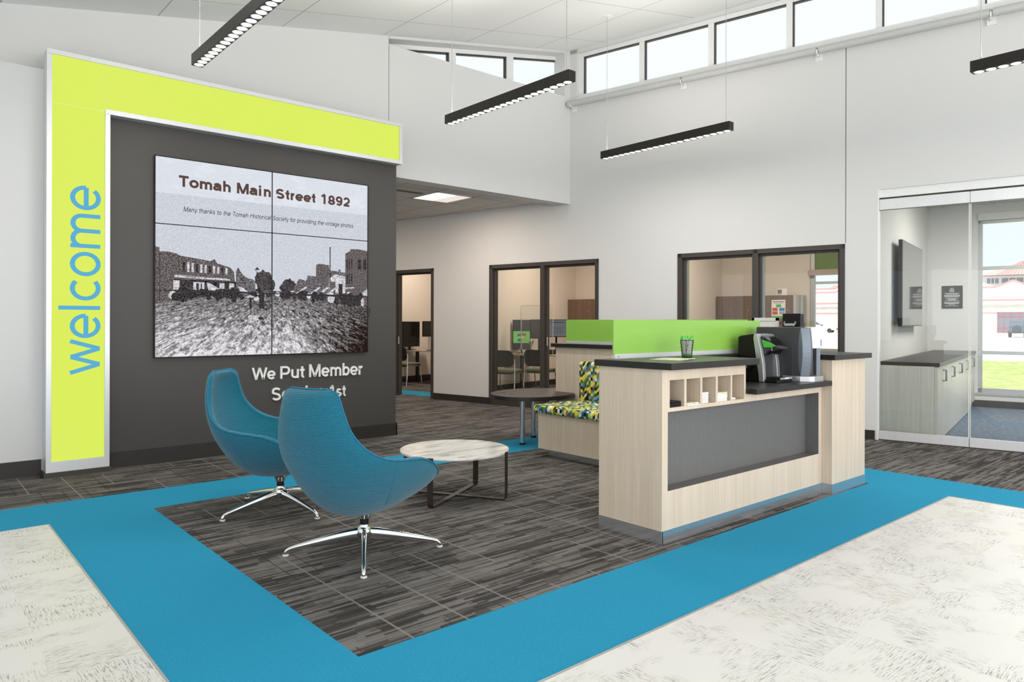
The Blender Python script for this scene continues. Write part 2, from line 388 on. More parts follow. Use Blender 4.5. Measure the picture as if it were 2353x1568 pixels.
# lettering drawn with uniform strokes, a plain grotesque alphabet
XH, CP, DS = .52, .72, -.21
def arc(cx, cy, rx, ry, a0, a1, n=16): return [(cx + rx * cos(radians(a0 + (a1 - a0) * i / n)), cy + ry * sin(radians(a0 + (a1 - a0) * i / n))) for i in range(n + 1)]
def glyph(c, w):
    h = w / 2; X = XH - h; C = CP - h; r = .235 - h * .35; m = XH / 2
    arch = lambda x0, x1: [(x0, XH * .62)] + arc((x0 + x1) / 2, X - (x1 - x0) * .46, (x1 - x0) / 2, (x1 - x0) * .46, 170, 0, 12) + [(x1, 0)]
    L = .07 + h * .6
    G = {
     ' ': ([], .28), 'l': ([[(L, 0), (L, CP)]], .14 + w * 1.1), 'i': ([[(L, 0), (L, XH)], [(L, CP - w), (L, CP)]], .14 + w * 1.1),
     'o': ([arc(.28, m, r, m - h + .008, 0, 360, 28)], .56), 'c': ([arc(.27, m, r, m - h + .008, 48, 312, 22)], .50),
     'e': ([[(.28 + r, m - .01), (.28 - r, m - .01)], arc(.28, m, r, m - h + .008, -2, 318, 26)], .56),
     'a': ([arc(.26, X - .135, r * .86, .135, 160, 10, 12) + [(.46 - h * .3, .30), (.46 - h * .3, 0)], [(.46 - h * .3, .315), (.33, .30)] + arc(.20, .15 + h * .3, .13, .15 - h * .7, 100, 290, 12) + [(.36, .06 + h), (.46 - h * .3, .16)]], .56),
     'n': ([[(L, 0), (L, XH)], arch(L, .49 - h * .6)], .56), 'h': ([[(L, 0), (L, CP)], arch(L, .49 - h * .6)], .56),
     'm': ([[(L, 0), (L, XH)], arch(L, .42), arch(.42, .77 - h * .6)], .84), 'r': ([[(L, 0), (L, XH)], [(L, XH * .60)] + arc(.27, X - .15, .2 - h, .15, 165, 72, 8)], .36),
     'u': ([[(L, XH), (L, .19)] + arc(.28, .19, .28 - L, .19 - h, 180, 350, 12), [(.49 - h * .6, 0), (.49 - h * .6, XH)]], .56),
     't': ([[(.13 + h * .4, CP * .93), (.13 + h * .4, .12)] + arc(.22 + h * .4, .12, .09, .12 - h, 180, 285, 8), [(.01, X), (.29, X)]], .31),
     'f': ([arc(.25, C - .12, .12, .12, 75, 180, 8) + [(.13, 0)], [(.01, X), (.28, X)]], .29),
     's': ([arc(.25, X - .115, .165 - h * .3, .115, 35, 180, 12)[0:10] + [(.10, X - .15), (.17, m + .02), (.30, m - .03), (.40, .18)] + arc(.24, .125 + h * .2, .168 - h * .3, .125 - h * .8, 10, -150, 12)], .50),
     'v': ([[(.03, XH), (.25, 0)], [(.25, 0), (.47, XH)]], .50), 'w': ([[(.03, XH), (.20, .01)], [(.20, .01), (.37, XH - .01)], [(.37, XH - .01), (.54, .01)], [(.54, .01), (.71, XH)]], .74), 'k': ([[(L, 0), (L, CP)], [(.44, XH), (L + .02, .20)], [(.20, .29), (.46, 0)]], .50),
     'y': ([[(.03, XH), (.25, .04)], [(.47, XH), (.25, -.06)] + arc(.13, -.10, .10, .08, 0, -90, 6)], .50),
     'p': ([[(L, DS), (L, XH)], arc(.29, m, .29 - L, m - h + .008, 0, 360, 26)], .56), 'b': ([[(L, 0), (L, CP)], arc(.29, m, .29 - L, m - h + .008, 0, 360, 26)], .56),
     'd': ([[(.49 - h * .6, 0), (.49 - h * .6, CP)], arc(.27, m, .22 - h * .6, m - h + .008, 0, 360, 26)], .56), 'g': ([[(.49 - h * .6, XH), (.49 - h * .6, -.03)] + arc(.27, -.05, .22 - h * .6, .15 - h, 0, -155, 12), arc(.27, m, .22 - h * .6, m - h + .008, 0, 360, 26)], .56),
     'T': ([[(.02, C), (.60, C)], [(.31, 0), (.31, CP)]], .62), 'H': ([[(.09, 0), (.09, CP)], [(.63, 0), (.63, CP)], [(.09, .38), (.63, .38)]], .72),
     'M': ([[(.08 + h * .4, 0), (.08 + h * .4, CP)], [(.76 - h * .4, 0), (.76 - h * .4, CP)], [(.08 + h * .6, CP - .01), (.42, .02)], [(.42, .02), (.76 - h * .6, CP - .01)]], .84),
     'W': ([[(.03, CP), (.24, .01)], [(.24, .01), (.47, CP - .01)], [(.47, CP - .01), (.70, .01)], [(.70, .01), (.91, CP)]], .94), 'P': ([[(.09 + h * .3, 0), (.09 + h * .3, CP)], [(.09, C), (.36, C)] + arc(.40, C - .19, .20 - h * .4, .19, 80, -80, 12) + [(.36, C - .38), (.09, C - .38)]], .66),
     'S': ([arc(.33, C - .16, .235 - h * .3, .16, 30, 170, 12) + [(.12, C - .24), (.20, .40), (.44, .33), (.54 - h * .2, .25)] + arc(.33, .19, .235 - h * .3, .19 - h, 5, -155, 12)], .66),
     'A': ([[(.03, 0), (.33, CP - .01)], [(.33, CP - .01), (.63, 0)], [(.13, .24), (.53, .24)]], .66), 'N': ([[(.09, 0), (.09, CP)], [(.62, 0), (.62, CP)], [(.09, CP), (.62, 0)]], .71), 'E': ([[(.09, 0), (.09, CP)], [(.09, C), (.56, C)], [(.09, .38), (.52, .38)], [(.09, h), (.58, h)]], .62), 'O': ([arc(.37, .36, .31, .36 - h, 0, 360, 28)], .74), 'R': ([[(.09, 0), (.09, CP)], [(.09, C), (.38, C)] + arc(.40, C - .17, .17, .17, 80, -80, 10) + [(.09, C - .34)], [(.36, .34), (.62, 0)]], .68),
     '1': ([[(.10, .55), (.27, .65), (.30, CP - h * .3), (.33, CP - h)], [(.33, 0), (.33, CP)]], .56), '8': ([arc(.28, C - .165, .175 - h * .2, .165, 0, 360, 24), arc(.28, .20, .215 - h * .3, .20 - h, 0, 360, 24)], .56),
     '9': ([arc(.28, C - .165, .205 - h * .3, .165, 0, 360, 24), [(.485 - h * .3, C - .165), (.485 - h * .3, .34)] + arc(.27, .29, .215 - h * .3, .29 - h, 0, -140, 14)], .56), '2': ([arc(.28, C - .19, .205 - h * .3, .19, 165, -35, 14) + [(.30, .24), (.08, h)], [(.05, h), (.50, h)]], .56)}
    return G[c]
def stroke(pts, w):
    # strip with mitred joints around a polyline
    n = len(pts); P = [Vector((a, b)) for a, b in pts]; closed = (P[0] - P[-1]).length < 1e-4
    if closed: P = P[:-1]; n -= 1
    out = []
    for i in range(n):
        a = P[i - 1] if (i or closed) else P[i]; b = P[(i + 1) % n] if (i < n - 1 or closed) else P[i]
        d1 = (P[i] - a).normalized() if (P[i] - a).length > 1e-6 else (b - P[i]).normalized(); d2 = (b - P[i]).normalized() if (b - P[i]).length > 1e-6 else d1
        t = (d1 + d2); t = t.normalized() if t.length > 1e-3 else d1; nn = Vector((-t.y, t.x)); k = max(.78, nn.dot(Vector((-d1.y, d1.x))))
        out.append((P[i] + nn * w / 2 / k, P[i] - nn * w / 2 / k))
    m = n if closed else n - 1
    return [(out[i][0], out[i][1], out[(i + 1) % n][1], out[(i + 1) % n][0]) for i in range(m)]
def put_text(mb, body, u0, u1, v0, v1, fn, mi=0, depth=0.0, weight=.10, shear=0.0):
    x = 0; quads = []; owner = []; mbs = [MB() for _ in body] if mb is None else [mb] * len(body)
    for ci, c in enumerate(body):
        st, adv = glyph(c, weight)
        for p in st:
            for q in stroke(p, weight): quads.append([(v.x + x + shear * v.y, v.y) for v in q]); owner.append(ci)
        x += adv + weight * .16
    xs = [a for q in quads for a, b in q]; ys = [b for q in quads for a, b in q]; a0, a1, b0, b1 = min(xs), max(xs), min(ys), max(ys)
    mp = lambda a, b, d: fn(u0 + (a - a0) / (a1 - a0) * (u1 - u0), v0 + (b - b0) / (b1 - b0) * (v1 - v0), d)
    for k, q in enumerate(quads):
        e_ = .0000004 * k; mb = mbs[owner[k]]
        if depth: mb.add([mp(a, b, 0) for a, b in q] + [mp(a, b, depth + e_) for a, b in q], [(0, 1, 2, 3), (4, 5, 6, 7), (0, 1, 5, 4), (1, 2, 6, 5), (2, 3, 7, 6), (3, 0, 4, 7)], mi)
        else: mb.quad([mp(a, b, e_) for a, b in q], mi)
    return mbs
def rrect(x0, x1, z0, z1, r, n=5):
    pts = []
    for cx, cz, a in ((x1 - r, z1 - r, 0), (x0 + r, z1 - r, 90), (x0 + r, z0 + r, 180), (x1 - r, z0 + r, 270)):
        for i in range(n + 1):
            q = radians(a + 90 * i / n); pts.append((cx + r * cos(q), cz + r * sin(q)))
    return pts

# ================================================================== ROOM SHELL
def xw(y): return RP.x + (RP.y - y) * RD.x / -RD.y
# floor with its carpet and plank fields
f = MB()
f.quad([(-6, -6, 0), (xw(-6) + 0.12, -6, 0), (xw(16) + 0.12, 16, 0), (-6, 16, 0)], 0)
e = 0.0015
f.quad([(-5.9, 5.79, e), (7.09, 5.79, e), (7.09, 6.44, e), (-5.9, 6.44, e)], 1)             # back band
f.quad([(0.807, 2.02, e), (1.468, 2.67, e), (1.468, 5.79, e), (0.807, 5.79, e)], 1)      # left band
f.quad([(0.807, 2.02, e), (6.45, 2.05, e), (6.45, 2.673, e), (1.468, 2.67, e)], 1)        # front band
f.quad([(6.45, -5, e), (7.093, -5, e), (7.09, 5.79, e), (6.45, 5.79, e)], 1)            # right band
f.quad([(0.807, 2.02, e), (0.807, -5, e), (-5.9, -5, e), (-5.9, 5.79, e), (0.807, 5.79, e)], 2)
f.quad([(0.807, 2.02, e), (6.45, 2.05, e), (6.45, -5, e), (0.807, -5, e)], 2)
f.quad([W(-6.0, 0.27, e), W(-2.96, 0.27, e), W(-2.96, 0.84, e), W(-6.0, 0.84, e)], 1)
floor = struct(f.build('floor', ['charcoal_carpet', 'blue_carpet', 'white_plank']))
f = MB(); f.box(0.800, 0.809, 2.02, 5.785, 0.001, 0.004); f.box(-5.9, 0.809, 5.782, 5.790, 0.001, 0.004)
struct(f.build('trim_1', 'tan_metal'))
f = MB(); f.add([(0.807, 2.015, .004), (6.45, 2.045, .004), (6.45, 2.054, .004), (0.807, 2.024, .004)], [(0, 1, 2, 3)]); f.box(6.446, 6.455, -5, 2.05, 0.001, 0.004)
struct(f.build('trim_2', 'tan_metal'))
# office and conference floors
f = MB()
f.box(-8, 4.25, 0.12, 4.85, -0.1, 0.0, 0, W); f.box(4.25, 10, 0.12, 4.85, -0.1, 0.0, 1, W)
struct(f.build('floor_offices', ['charcoal_carpet', 'blue_grey_carpet']))

# hall ceiling (slopes up to the right wall)
def ceil_poly(pts, t=0.14):
    vs = [(x, y, ceil_z(x, y)) for x, y in pts] + [(x, y, ceil_z(x, y) + t) for x, y in pts]; n = len(pts)
    return vs, [list(range(n)), list(range(n, 2 * n))] + [[i, (i + 1) % n, n + (i + 1) % n, n + i] for i in range(n)]
f = MB(); vs, fs = ceil_poly([(-5, -5.2), (xw(-5.2) + 0.16, -5.2), (xw(8.3) + 0.16, 8.3), (-5, 8.3)]); f.add(vs, fs)
struct(f.build('ceiling', 'ceiling_board'))
# back wall, white, left of the expansion joint, top follows the slope
f = MB()
f.prism([(-5, 0), (4.745, 0), (4.745, ceil_z(4.745, WY) + .02), (-5, ceil_z(-5, WY) + .02)], WY, WY + 0.25, lambda a, b, w: Vector((a, w, b)))
struct(f.build('wall_back', 'wall_paint'))
# hung wall over the opening with the raking clerestory slot
f = MB(); x1 = xw(WY) + 0.1; XO = 7.905
f.prism([(4.752, 3.258), (x1, 3.258), (x1, ceil_z(x1, WY) + .02), (XO, ceil_z(XO, WY) + .02), (XO, 4.933), (4.752, 4.933)], WY, WY + 0.22, lambda a, b, w: Vector((a, w, b)))
f.prism([(4.752, ceil_z(4.752, WY) - 0.035), (XO, ceil_z(XO, WY) - 0.035), (XO, ceil_z(XO, WY) + .02), (4.752, ceil_z(4.752, WY) + .02)], WY, WY + 0.22, lambda a, b, w: Vector((a, w, b)))
struct(f.build('wall_hung', 'wall_paint'))
f = MB(); f.box(4.7455, 4.7515, WY + 0.004, WY + 0.03, 3.26, 4.93); struct(f.build('trim_joint', 'base_rubber'))
# left clerestory window behind the slot
def wz(x, drop): return ceil_z(x, 8.145) - drop
f = MB(); yA, yB = WY + 0.20, WY + 0.27; FY = lambda a, b, w: Vector((a, w, b))
edges = [(4.5, 4.86), (5.84, 5.951), (6.891, 7.019), (7.981, 8.3)]
f.prism([(4.5, wz(4.5, .10)), (8.3, wz(8.3, .10)), (8.3, wz(8.3, -.05)), (4.5, wz(4.5, -.05))], yA, yB, FY)
f.box(4.5, 8.3, yA, yB, 4.75, 4.93)
for a, b in edges: f.prism([(a, 4.8), (b, 4.8), (b, wz(b, .08)), (a, wz(a, .08))], yA + .002, yB - .002, FY)
win2 = struct(f.build('window_2', 'white_trim'))
f = MB()
for i in range(3):
    a, b = edges[i][1], edges[i + 1][0]; g = 0.022
    f.prism([(a, wz(a, .10) - g), (b, wz(b, .10) - g), (b, wz(b, .10)), (a, wz(a, .10))], yA + .02, yB - .01, FY)
    f.box(b - g, b, yA + .02, yB - .01, 4.93, wz(b - g, .10))
f.build('gasket', 'bronze_frame', win2)
f = MB(); f.prism([(4.6, 4.85), (8.2, 4.85), (8.2, wz(8.2, .09)), (4.6, wz(4.6, .09))], yB - .02, yB - .014, FY); f.build('pane', 'window_glass', win2)

# dark feature wall and the lower left wall
f = MB(); f.box(1.40, 4.695, DY, WY - .001, 0, 3.72); struct(f.build('wall_feature', 'dark_paint'))
f = MB(); f.box(-5, 1.40, LY, WY - .001, 0, 3.69); struct(f.build('wall_left', 'wall_paint'))
f = MB(); f.box(1.53, 4.707, DY - .014, DY, 0, 0.135); f.box(1.53, 4.707, DY - .009, DY, 0.135, 0.150); f.box(4.695, 4.709, DY - .014, WY, 0, .15); struct(f.build('baseboard_feature', 'base_rubber'))
f = MB(); f.box(-5, 1.01, LY - .014, LY, 0, 0.145); struct(f.build('baseboard_left', 'base_rubber'))

# right wall
f = MB(); T = 0.15
def rw_(s0, s1, z0, z1, o0=0.0, o1=T): f.box(s0, s1, o0, o1, z0, z1, 0, W)
TOP = 3.62
for s0, s1, z0 in ((-8, -3.95, 0), (-3.95, -2.934, 2.38), (-2.934, -1.62, 0), (-1.62, 0.525, 2.376), (0.525, 1.82, 0), (1.82, 4.014, 2.376), (4.014, 4.38, 0), (4.38, 8.9, 3.003), (8.9, 14, 0)):
    rw_(s0, s1, z0, TOP)
rw_(-0.3, 14, TOP, 4.905)
struct(f.build('wall_right', 'wall_paint'))
f = MB(); f.box(4.0195, 4.0255, -.002, .01, 2.39, 4.86, 0, W); struct(f.build('trim_seam', 'base_rubber'))
# upper strip and jambs of the right clerestory follow the ceiling
f = MB()
f.box(-0.3, 0.13, 0, T, 4.905, 5.69, 0, W); f.box(-0.3, 14, 0, T, 5.605, 5.69, 0, W); f.box(11.6, 14, 0, T, 4.905, 5.69, 0, W)
struct(f.build('wall_right_upper', 'wall_paint'))
f = MB(); cl = [(0.13, 0.216), (1.176, 1.260), (2.236, 2.318), (3.290, 3.368), (4.341, 4.412), (5.379, 5.446), (6.42, 6.49), (7.46, 7.53), (8.5, 8.57), (9.54, 9.61), (11.53, 11.6)]
f.box(0.13, 11.6, .05, .12, 5.545, 5.61, 0, W); f.box(0.13, 11.6, .02, .12, 4.90, 4.952, 0, W)
for a, b in cl: f.box(a, b, .052, .118, 4.92, 5.56, 0, W)
f.box(0.13, 11.6, -.012, .05, 4.86, 4.905, 0, W)
win1 = struct(f.build('window_1', 'white_trim'))
f = MB()
for i in range(len(cl) - 1):
    a, b = cl[i][1], cl[i + 1][0]; f.box(a, a + .016, .06, .11, 4.95, 5.55, 0, W); f.box(a, b, .06, .11, 5.528, 5.546, 0, W)
f.build('gasket', 'bronze_frame', win1)
f = MB(); f.box(0.15, 11.58, .09, .096, 4.93, 5.58, 0, W); f.build('pane', 'window_glass', win1)
# tubular rail under the clerestory
t = thing('wall_rail', 'long white tubular rail on brackets running below the clerestory windows', 'rail', W(.02, -.09, 4.75))
br = [0.085, 1.905, 3.712, 5.51, 7.32, 9.1]
for i in range(5):
    m = MB(); a = 0.02 if i == 0 else br[i] + .02; b = br[i + 1] - .012
    m.tube([W(a, -.09, 4.80), W(b, -.09, 4.80)], .045, 16); m.build('tube', 'rail_grey', t)
for s in br:
    m = MB(); m.box(s - .045, s + .045, -.014, 0, 4.69, 4.79, 0, W); m.box(s - .010, s + .010, -.075, -.010, 4.735, 4.75, 0, W); m.box(s - .008, s + .008, -.13, -.06, 4.75, 4.80, 0, W); m.build('bracket', 'white_trim', t)

# baseboards on the right wall
f = MB()
for a, b in ((-2.93, -1.62), (0.53, 1.815), (4.02, 4.355)): f.box(a, b, -.014, 0, 0, .112, 0, W)
struct(f.build('baseboard_right', 'base_rubber'))

# dark frames: door, two office windows
def frame(f, s0, s1, ztop, mull, bottom, w=.062, o0=-.012, o1=.16):
    f.box(s0, s0 + w, o0, o1, 0, ztop, 0, W); f.box(s1 - w, s1, o0, o1, 0, ztop, 0, W); f.box(s0, s1, o0, o1, ztop - w, ztop, 0, W)
    for m in mull: f.box(m - .035, m + .035, o0, o1, 0, ztop, 0, W)
    if bottom: f.box(s0, s1, o0, o1, 0, bottom, 0, W)
    # inner stops
    f.box(s0 + w, s0 + w + .03, .05, .10, 0, ztop - w, 0, W); f.box(s1 - w - .03, s1 - w, .05, .10, 0, ztop - w, 0, W); f.box(s0 + w, s1 - w, .05, .10, ztop - w - .03, ztop - w, 0, W)
    for m in mull: f.box(m - .06, m + .06, .05, .10, 0, ztop - w, 0, W)
f = MB(); frame(f, -3.98, -2.934, 2.38, [], 0); d1 = struct(f.build('door_1', 'bronze_frame', bevel=.003))
f = MB(); f.box(-3.885, -3.878, .02, .05, 0.98, 1.12, 0, W); f.build('strike_plate', 'silver_plastic', d1)
f = MB(); frame(f, -1.625, 0.527, 2.376, [-0.525], .105); w3 = struct(f.build('window_3', 'bronze_frame', bevel=.003))
f = MB(); f.box(-1.57, -0.55, .07, .078, .1, 2.33, 0, W); f.build('pane', 'clear_glass', w3)
f = MB(); f.box(-0.445, -0.43, .012, .035, 1.02, 1.16, 0, W); f.build('latch', 'silver_plastic', w3)
f = MB(); frame(f, 1.817, 4.016, 2.376, [2.914], .105); w4 = struct(f.build('window_4', 'bronze_frame', bevel=.003))
f = MB(); f.box(1.87, 3.96, .07, .078, .1, 2.33, 0, W); f.build('pane', 'clear_glass', w4)
f = MB()
for s in (1.90, 2.97): f.box(s, s + .03, .10, .14, .105, 2.31, 0, W)
f.build('jamb_track', 'window_aluminium', w4)

# glass wall of the meeting room
f = MB(); f.box(4.38, 8.9, .02, .10, 2.905, 3.003, 0, W); f.box(4.38, 4.392, 0, .12, 0, 3.003, 0, W); f.box(8.88, 8.9, 0, .12, 0, 3.003, 0, W)
gw = struct(f.build('wall_glass', 'white_trim'))
panels = [(4.395, 5.306), (5.316, 6.93), (6.94, 8.88)]
f = MB(); 
for a, b in panels: f.box(a, b, .025, .075, 2.757, 2.885, 0, W)
f.build('glass_header', 'frame_aluminium', gw)
f = MB()
for a, b in panels: f.box(a, b, .02, .08, 0.012, .112, 0, W)
f.build('glass_rail', 'frame_aluminium', gw)
f = MB(); f.box(4.39, 8.9, .03, .09, 2.885, 2.905, 0, W); f.box(4.39, 8.9, .018, .022, 2.752, 2.758, 0, W); f.box(4.39, 8.9, .016, .02, 2.893, 2.899, 0, W); f.box(4.39, 8.9, .015, .09, 0, .012, 0, W); f.build('track', 'bronze_frame', gw)
for a, b in panels:
    m = MB(); m.box(a + .004, b - .004, .045, .055, .112, 2.757, 0, W); m.build('pane', 'clear_glass', gw)
f = MB()
for a, b in panels[:-1]: f.box(b - .006, b + .002, .042, .058, .112, 2.757, 0, W); f.box(b + .010, b + .016, .042, .058, .112, 2.757, 0, W)
f.build('glass_edge', 'acrylic_clear' if 'acrylic_clear' in MATS else 'white_plastic', gw)

# rooms behind the right wall
OB = 4.843
f = MB()
for s in (-3.0,): f.box(s - .05, s + .05, T, OB, 0, 3.4, 0, W)
f.box(.50, .60, T, OB, 0, 3.4, 0, W); f.box(-6.15, -6.05, T, OB, 0, 3.4, 0, W)
struct(f.build('wall_office_partitions', 'office_paint'))
f = MB(); f.box(4.19, 4.29, T, OB, 0, 3.4, 0, W); f.box(9.3, 9.4, T, OB, 0, 3.4, 0, W); struct(f.build('wall_meeting_partition', 'conf_paint'))
f = MB()
f.box(-8, 2.33, OB, OB + .2, 0, 3.4, 0, W); f.box(2.33, 4.0, OB, OB + .2, 0, .86, 0, W); f.box(2.33, 4.0, OB, OB + .2, 2.95, 3.4, 0, W); f.box(4.0, 4.24, OB, OB + .2, 0, 3.4, 0, W)
struct(f.build('wall_office_exterior', 'office_paint'))
f = MB(); f.box(4.24, 5.03, OB, OB + .2, 0, 3.4, 0, W); f.box(5.03, 8.6, OB, OB + .2, 0, .235, 0, W); f.box(5.03, 8.6, OB, OB + .2, 3.13, 3.4, 0, W); f.box(8.6, 10, OB, OB + .2, 0, 3.4, 0, W)
struct(f.build('wall_meeting_exterior', 'conf_paint'))
f = MB(); f.box(-8, 10, T, OB + .2, 3.4, 3.6, 0, W); struct(f.build('ceiling_offices', 'ceiling_tile'))
f = MB(); f.box(4.95, 8.6, OB - .014, OB, 0, .115, 0, W); struct(f.build('baseboard_meeting', 'base_rubber'))
f = MB(); f.box(-6.05, -5.99, 1.2, 4.8, 0, .13, 0, W); f.box(-2.95, -2.93, .3, 4.8, 0, .12, 0, W); f.box(-6, .5, OB - .014, OB, 0, .12, 0, W); struct(f.build('baseboard_offices', 'base_rubber'))
# exterior windows
f = MB(); o0, o1 = OB + .03, OB + .12
f.box(5.03, 5.09, o0, o1, .235, 3.13, 0, W); f.box(5.03, 8.6, o0, o1, .235, .312, 0, W); f.box(5.03, 8.6, o0, o1, 3.08, 3.13, 0, W); f.box(5.09, 8.6, o0, o1, .883, .941, 0, W); f.box(5.09, 8.6, o0, o1, 2.304, 2.357, 0, W); f.box(6.75, 6.82, o0, o1, .25, 3.1, 0, W); f.box(8.54, 8.6, o0, o1, .25, 3.1, 0, W)
w5 = struct(f.build('window_5', 'window_aluminium', bevel=.002))
f = MB(); f.box(5.05, 8.58, OB + .08, OB + .086, .26, 3.1, 0, W); f.build('pane', 'window_glass', w5)
f = MB(); f.box(5.033, 8.6, OB - .05, OB + .0, 3.127, 3.245, 0, W); f.build('blind_cassette', 'conf_paint', w5)
f = MB(); f.box(5.0, 8.6, OB - .02, OB + .03, .205, .24, 0, W); f.build('window_sill', 'window_aluminium', w5)
f = MB(); f.box(2.33, 2.41, o0, o1, .86, 2.95, 0, W); f.box(2.33, 4.0, o0, o1, .86, .915, 0, W); f.box(2.40, 4.0, o0, o1, 2.145, 2.19, 0, W); f.box(2.33, 4.0, o0, o1, 2.35, 2.42, 0, W); f.box(3.94, 4.0, o0, o1, .86, 2.95, 0, W)
w6 = struct(f.build('window_6', 'window_aluminium', bevel=.002))
f = MB(); f.box(2.35, 3.98, OB + .08, OB + .086, .88, 2.4, 0, W); f.build('pane', 'window_glass', w6)
f = MB(); f.box(2.35, 3.98, OB + .06, OB + .1, 2.4, 2.94, 0, W); f.build('spandrel_panel', 'olive_green', w6)
f = MB(); f.box(2.31, 4.05, OB - .08, OB, 2.306, 2.408, 0, W); f.build('blind_cassette', 'beige_blind', w6)
# corridor shell beyond the hung wall
f = MB(); f.box(3.0, 3.2, WY + .25, 15, 0, 3.4); f.box(3, 10, 14.8, 15, 0, 3.4); struct(f.build('wall_corridor', 'wall_paint'))
f = MB()
f.add([(3.0, WY + .06, 3.325), (xw(WY + .06) + .02, WY + .06, 3.325), (xw(15) + .02, 15, 3.325), (3.0, 15, 3.325), (3.0, WY + .06, 3.6), (xw(WY + .06) + .02, WY + .06, 3.6), (xw(15) + .02, 15, 3.6), (3.0, 15, 3.6)], [(0, 1, 2, 3), (4, 5, 6, 7), (0, 1, 5, 4), (1, 2, 6, 5), (2, 3, 7, 6), (3, 0, 4, 7)])
struct(f.build('ceiling_corridor', 'ceiling_tile'))
# walls behind the camera, unseen, with wide openings added to let sky light in
f = MB(); f.box(-5, 12, -5.2, -5.0, 0, .35); f.box(-5, 12, -5.2, -5.0, 3.5, 3.9)
for x in (-5, -1.2, 2.8, 6.8, 10.6): f.box(x, x + .3, -5.2, -5, 0, 3.9)
f.box(-5, 12, -5.2, -5.0, 3.9, 6.3)
struct(f.build('wall_front', 'wall_paint'))
f = MB(); f.box(-5.2, -5, -5, 8.1, 0, .35); f.box(-5.2, -5, -5, 8.1, 2.95, 3.3)
for y in (-5, -1, 3, 6.8): f.box(-5.2, -5, y, y + .3, 0, 3.2)
struct(f.build('wall_far_left', 'wall_paint'))

# ================================================================== WELCOME SIGN
SY = 7.495; FXZ = lambda a, b, w: Vector((a, w, b))
t = thing('welcome_sign', 'tall lime lit L shaped sign in a silver frame reading welcome', 'sign', (2.8, 7.56, 0))
f = MB()   # cabinet body, L shaped
f.prism([(1.022, .045), (1.518, .045), (1.518, 3.333), (4.70, 3.333), (4.70, 3.826), (1.022, 3.826)], SY + .018, DY - .002, FXZ)
f.box(1.022, 1.398, DY - .002, LY - .002, 0.045, 3.826)
f.build('sign_cabinet', 'frame_aluminium', t)
f = MB(); w = .042
def bar(x0, x1, z0, z1): f.box(x0, x1, SY, SY + .03, z0, z1)
bar(1.018, 1.018 + w, .14, 3.83 - w); bar(1.018, 4.705, 3.83 - w, 3.83); bar(4.705 - w, 4.705, 3.329 + w + .004, 3.83 - w); bar(1.480, 4.705, 3.329, 3.329 + w + .004); bar(1.480, 1.522, .14, 3.329); bar(1.018, 1.522, .045, .14)
f.build('sign_frame', 'frame_aluminium', t, bevel=.002)
f = MB(); f.box(1.062, 1.478, SY + .014, SY + .018, .142, 3.354); f.build('light_panel', 'lit_lime_panel', t)
f = MB(); f.box(1.062, 1.487, SY + .014, SY + .018, 3.357, 3.786); f.build('light_panel', 'lit_lime_panel', t)
f = MB(); f.box(1.490, 4.661, SY + .014, SY + .018, 3.377, 3.786); f.build('light_panel', 'lit_lime_panel', t)
for m in put_text(None, 'welcome', .912, 2.641, 1.447, 1.112, lambda u, v, d: Vector((v, SY + .014 - d, u)), 0, depth=.003, weight=.086):
    m.build('letter', 'sign_blue', t, label='blue letter of the upright word')
f = MB(); f.box(1.004, 1.535, SY - .012, LY, 0, .045); f.build('plinth', 'bronze_frame', t)

# ================================================================== VIDEO WALL
t = thing('video_wall', 'video wall of six screens showing an old street photograph', 'screen', (3.1, DY, 1.04))
PY = DY - .034
X0, X1, Z0, Z1 = 1.930, 4.279, 1.042, 3.030
xs = [X0, 3.107, X1]; zs = [Z0, 1.7065, 2.365, Z1]
for i in range(2):
    for j in range(3):
        m = MB(); m.box(xs[i] + (.001 if i else 0), xs[i + 1], DY - .033, DY - .001, zs[j] + .001, zs[j + 1]); m.build('display_panel', 'screen_black', t)
def mk_photo(name, dark, light, scale, lo, hi, strength=0.95, streak=None):
    t_ = NT(name); x, y, z = t_.xyz(t_.pos())
    if streak:
        dz = t_.math('ADD', t_.math('SUBTRACT', 1.745, z), 0.02); ang = t_.math('DIVIDE', t_.math('SUBTRACT', x, 3.112), dz)
        v = t_.comb(t_.math('MULTIPLY', ang, 5.5), t_.math('MULTIPLY', t_.math('LOGARITHM', dz, 2.718), 5.0), 0.0)
        n = t_.noise(v, 1.6, 7, 0.72, 0.9)
        n = t_.math('ADD', t_.math('MULTIPLY', n, 0.65), t_.math('MULTIPLY', t_.noise(t_.pos(), 42, 5, 0.75), 0.35))
        tilt = t_.math('MULTIPLY', t_.math('SUBTRACT', x, 3.35, clamp=True), t_.math('SUBTRACT', 1.72, z, clamp=True))
        n = t_.math('SUBTRACT', n, t_.math('MULTIPLY', tilt, 0.34)); n = t_.math('ADD', n, t_.math('MULTIPLY', t_.math('SUBTRACT', 1.42, z), 0.17))
    else: n = t_.noise(t_.scale(t_.pos(), (1, 1, 1.6)), scale, 5, 0.75)
    mid = tuple(a * .62 + b * .30 for a, b in zip(dark, light))
    t_.emission(t_.ramp(n, [(lo, dark), ((lo + hi) / 2, mid), (hi, light)]), strength); MATS[name] = t_.m
mk_photo('photo_sky', srgb(196, 201, 211), srgb(232, 236, 244), 70, .30, .66)
mk_photo('photo_header', srgb(226, 231, 240), srgb(236, 240, 247), 3, .3, .7)
mk_photo('photo_road', srgb(40, 26, 21), srgb(238, 236, 240), 30, .40, .60, streak=True)
mk_photo('photo_brick', srgb(40, 27, 25), srgb(186, 178, 178), 75, .40, .66)
mk_photo('photo_far', srgb(50, 42, 44), srgb(178, 174, 180), 60, .38, .66)
mk_photo('photo_tree', srgb(48, 42, 42), srgb(120, 114, 116), 45, .38, .68)
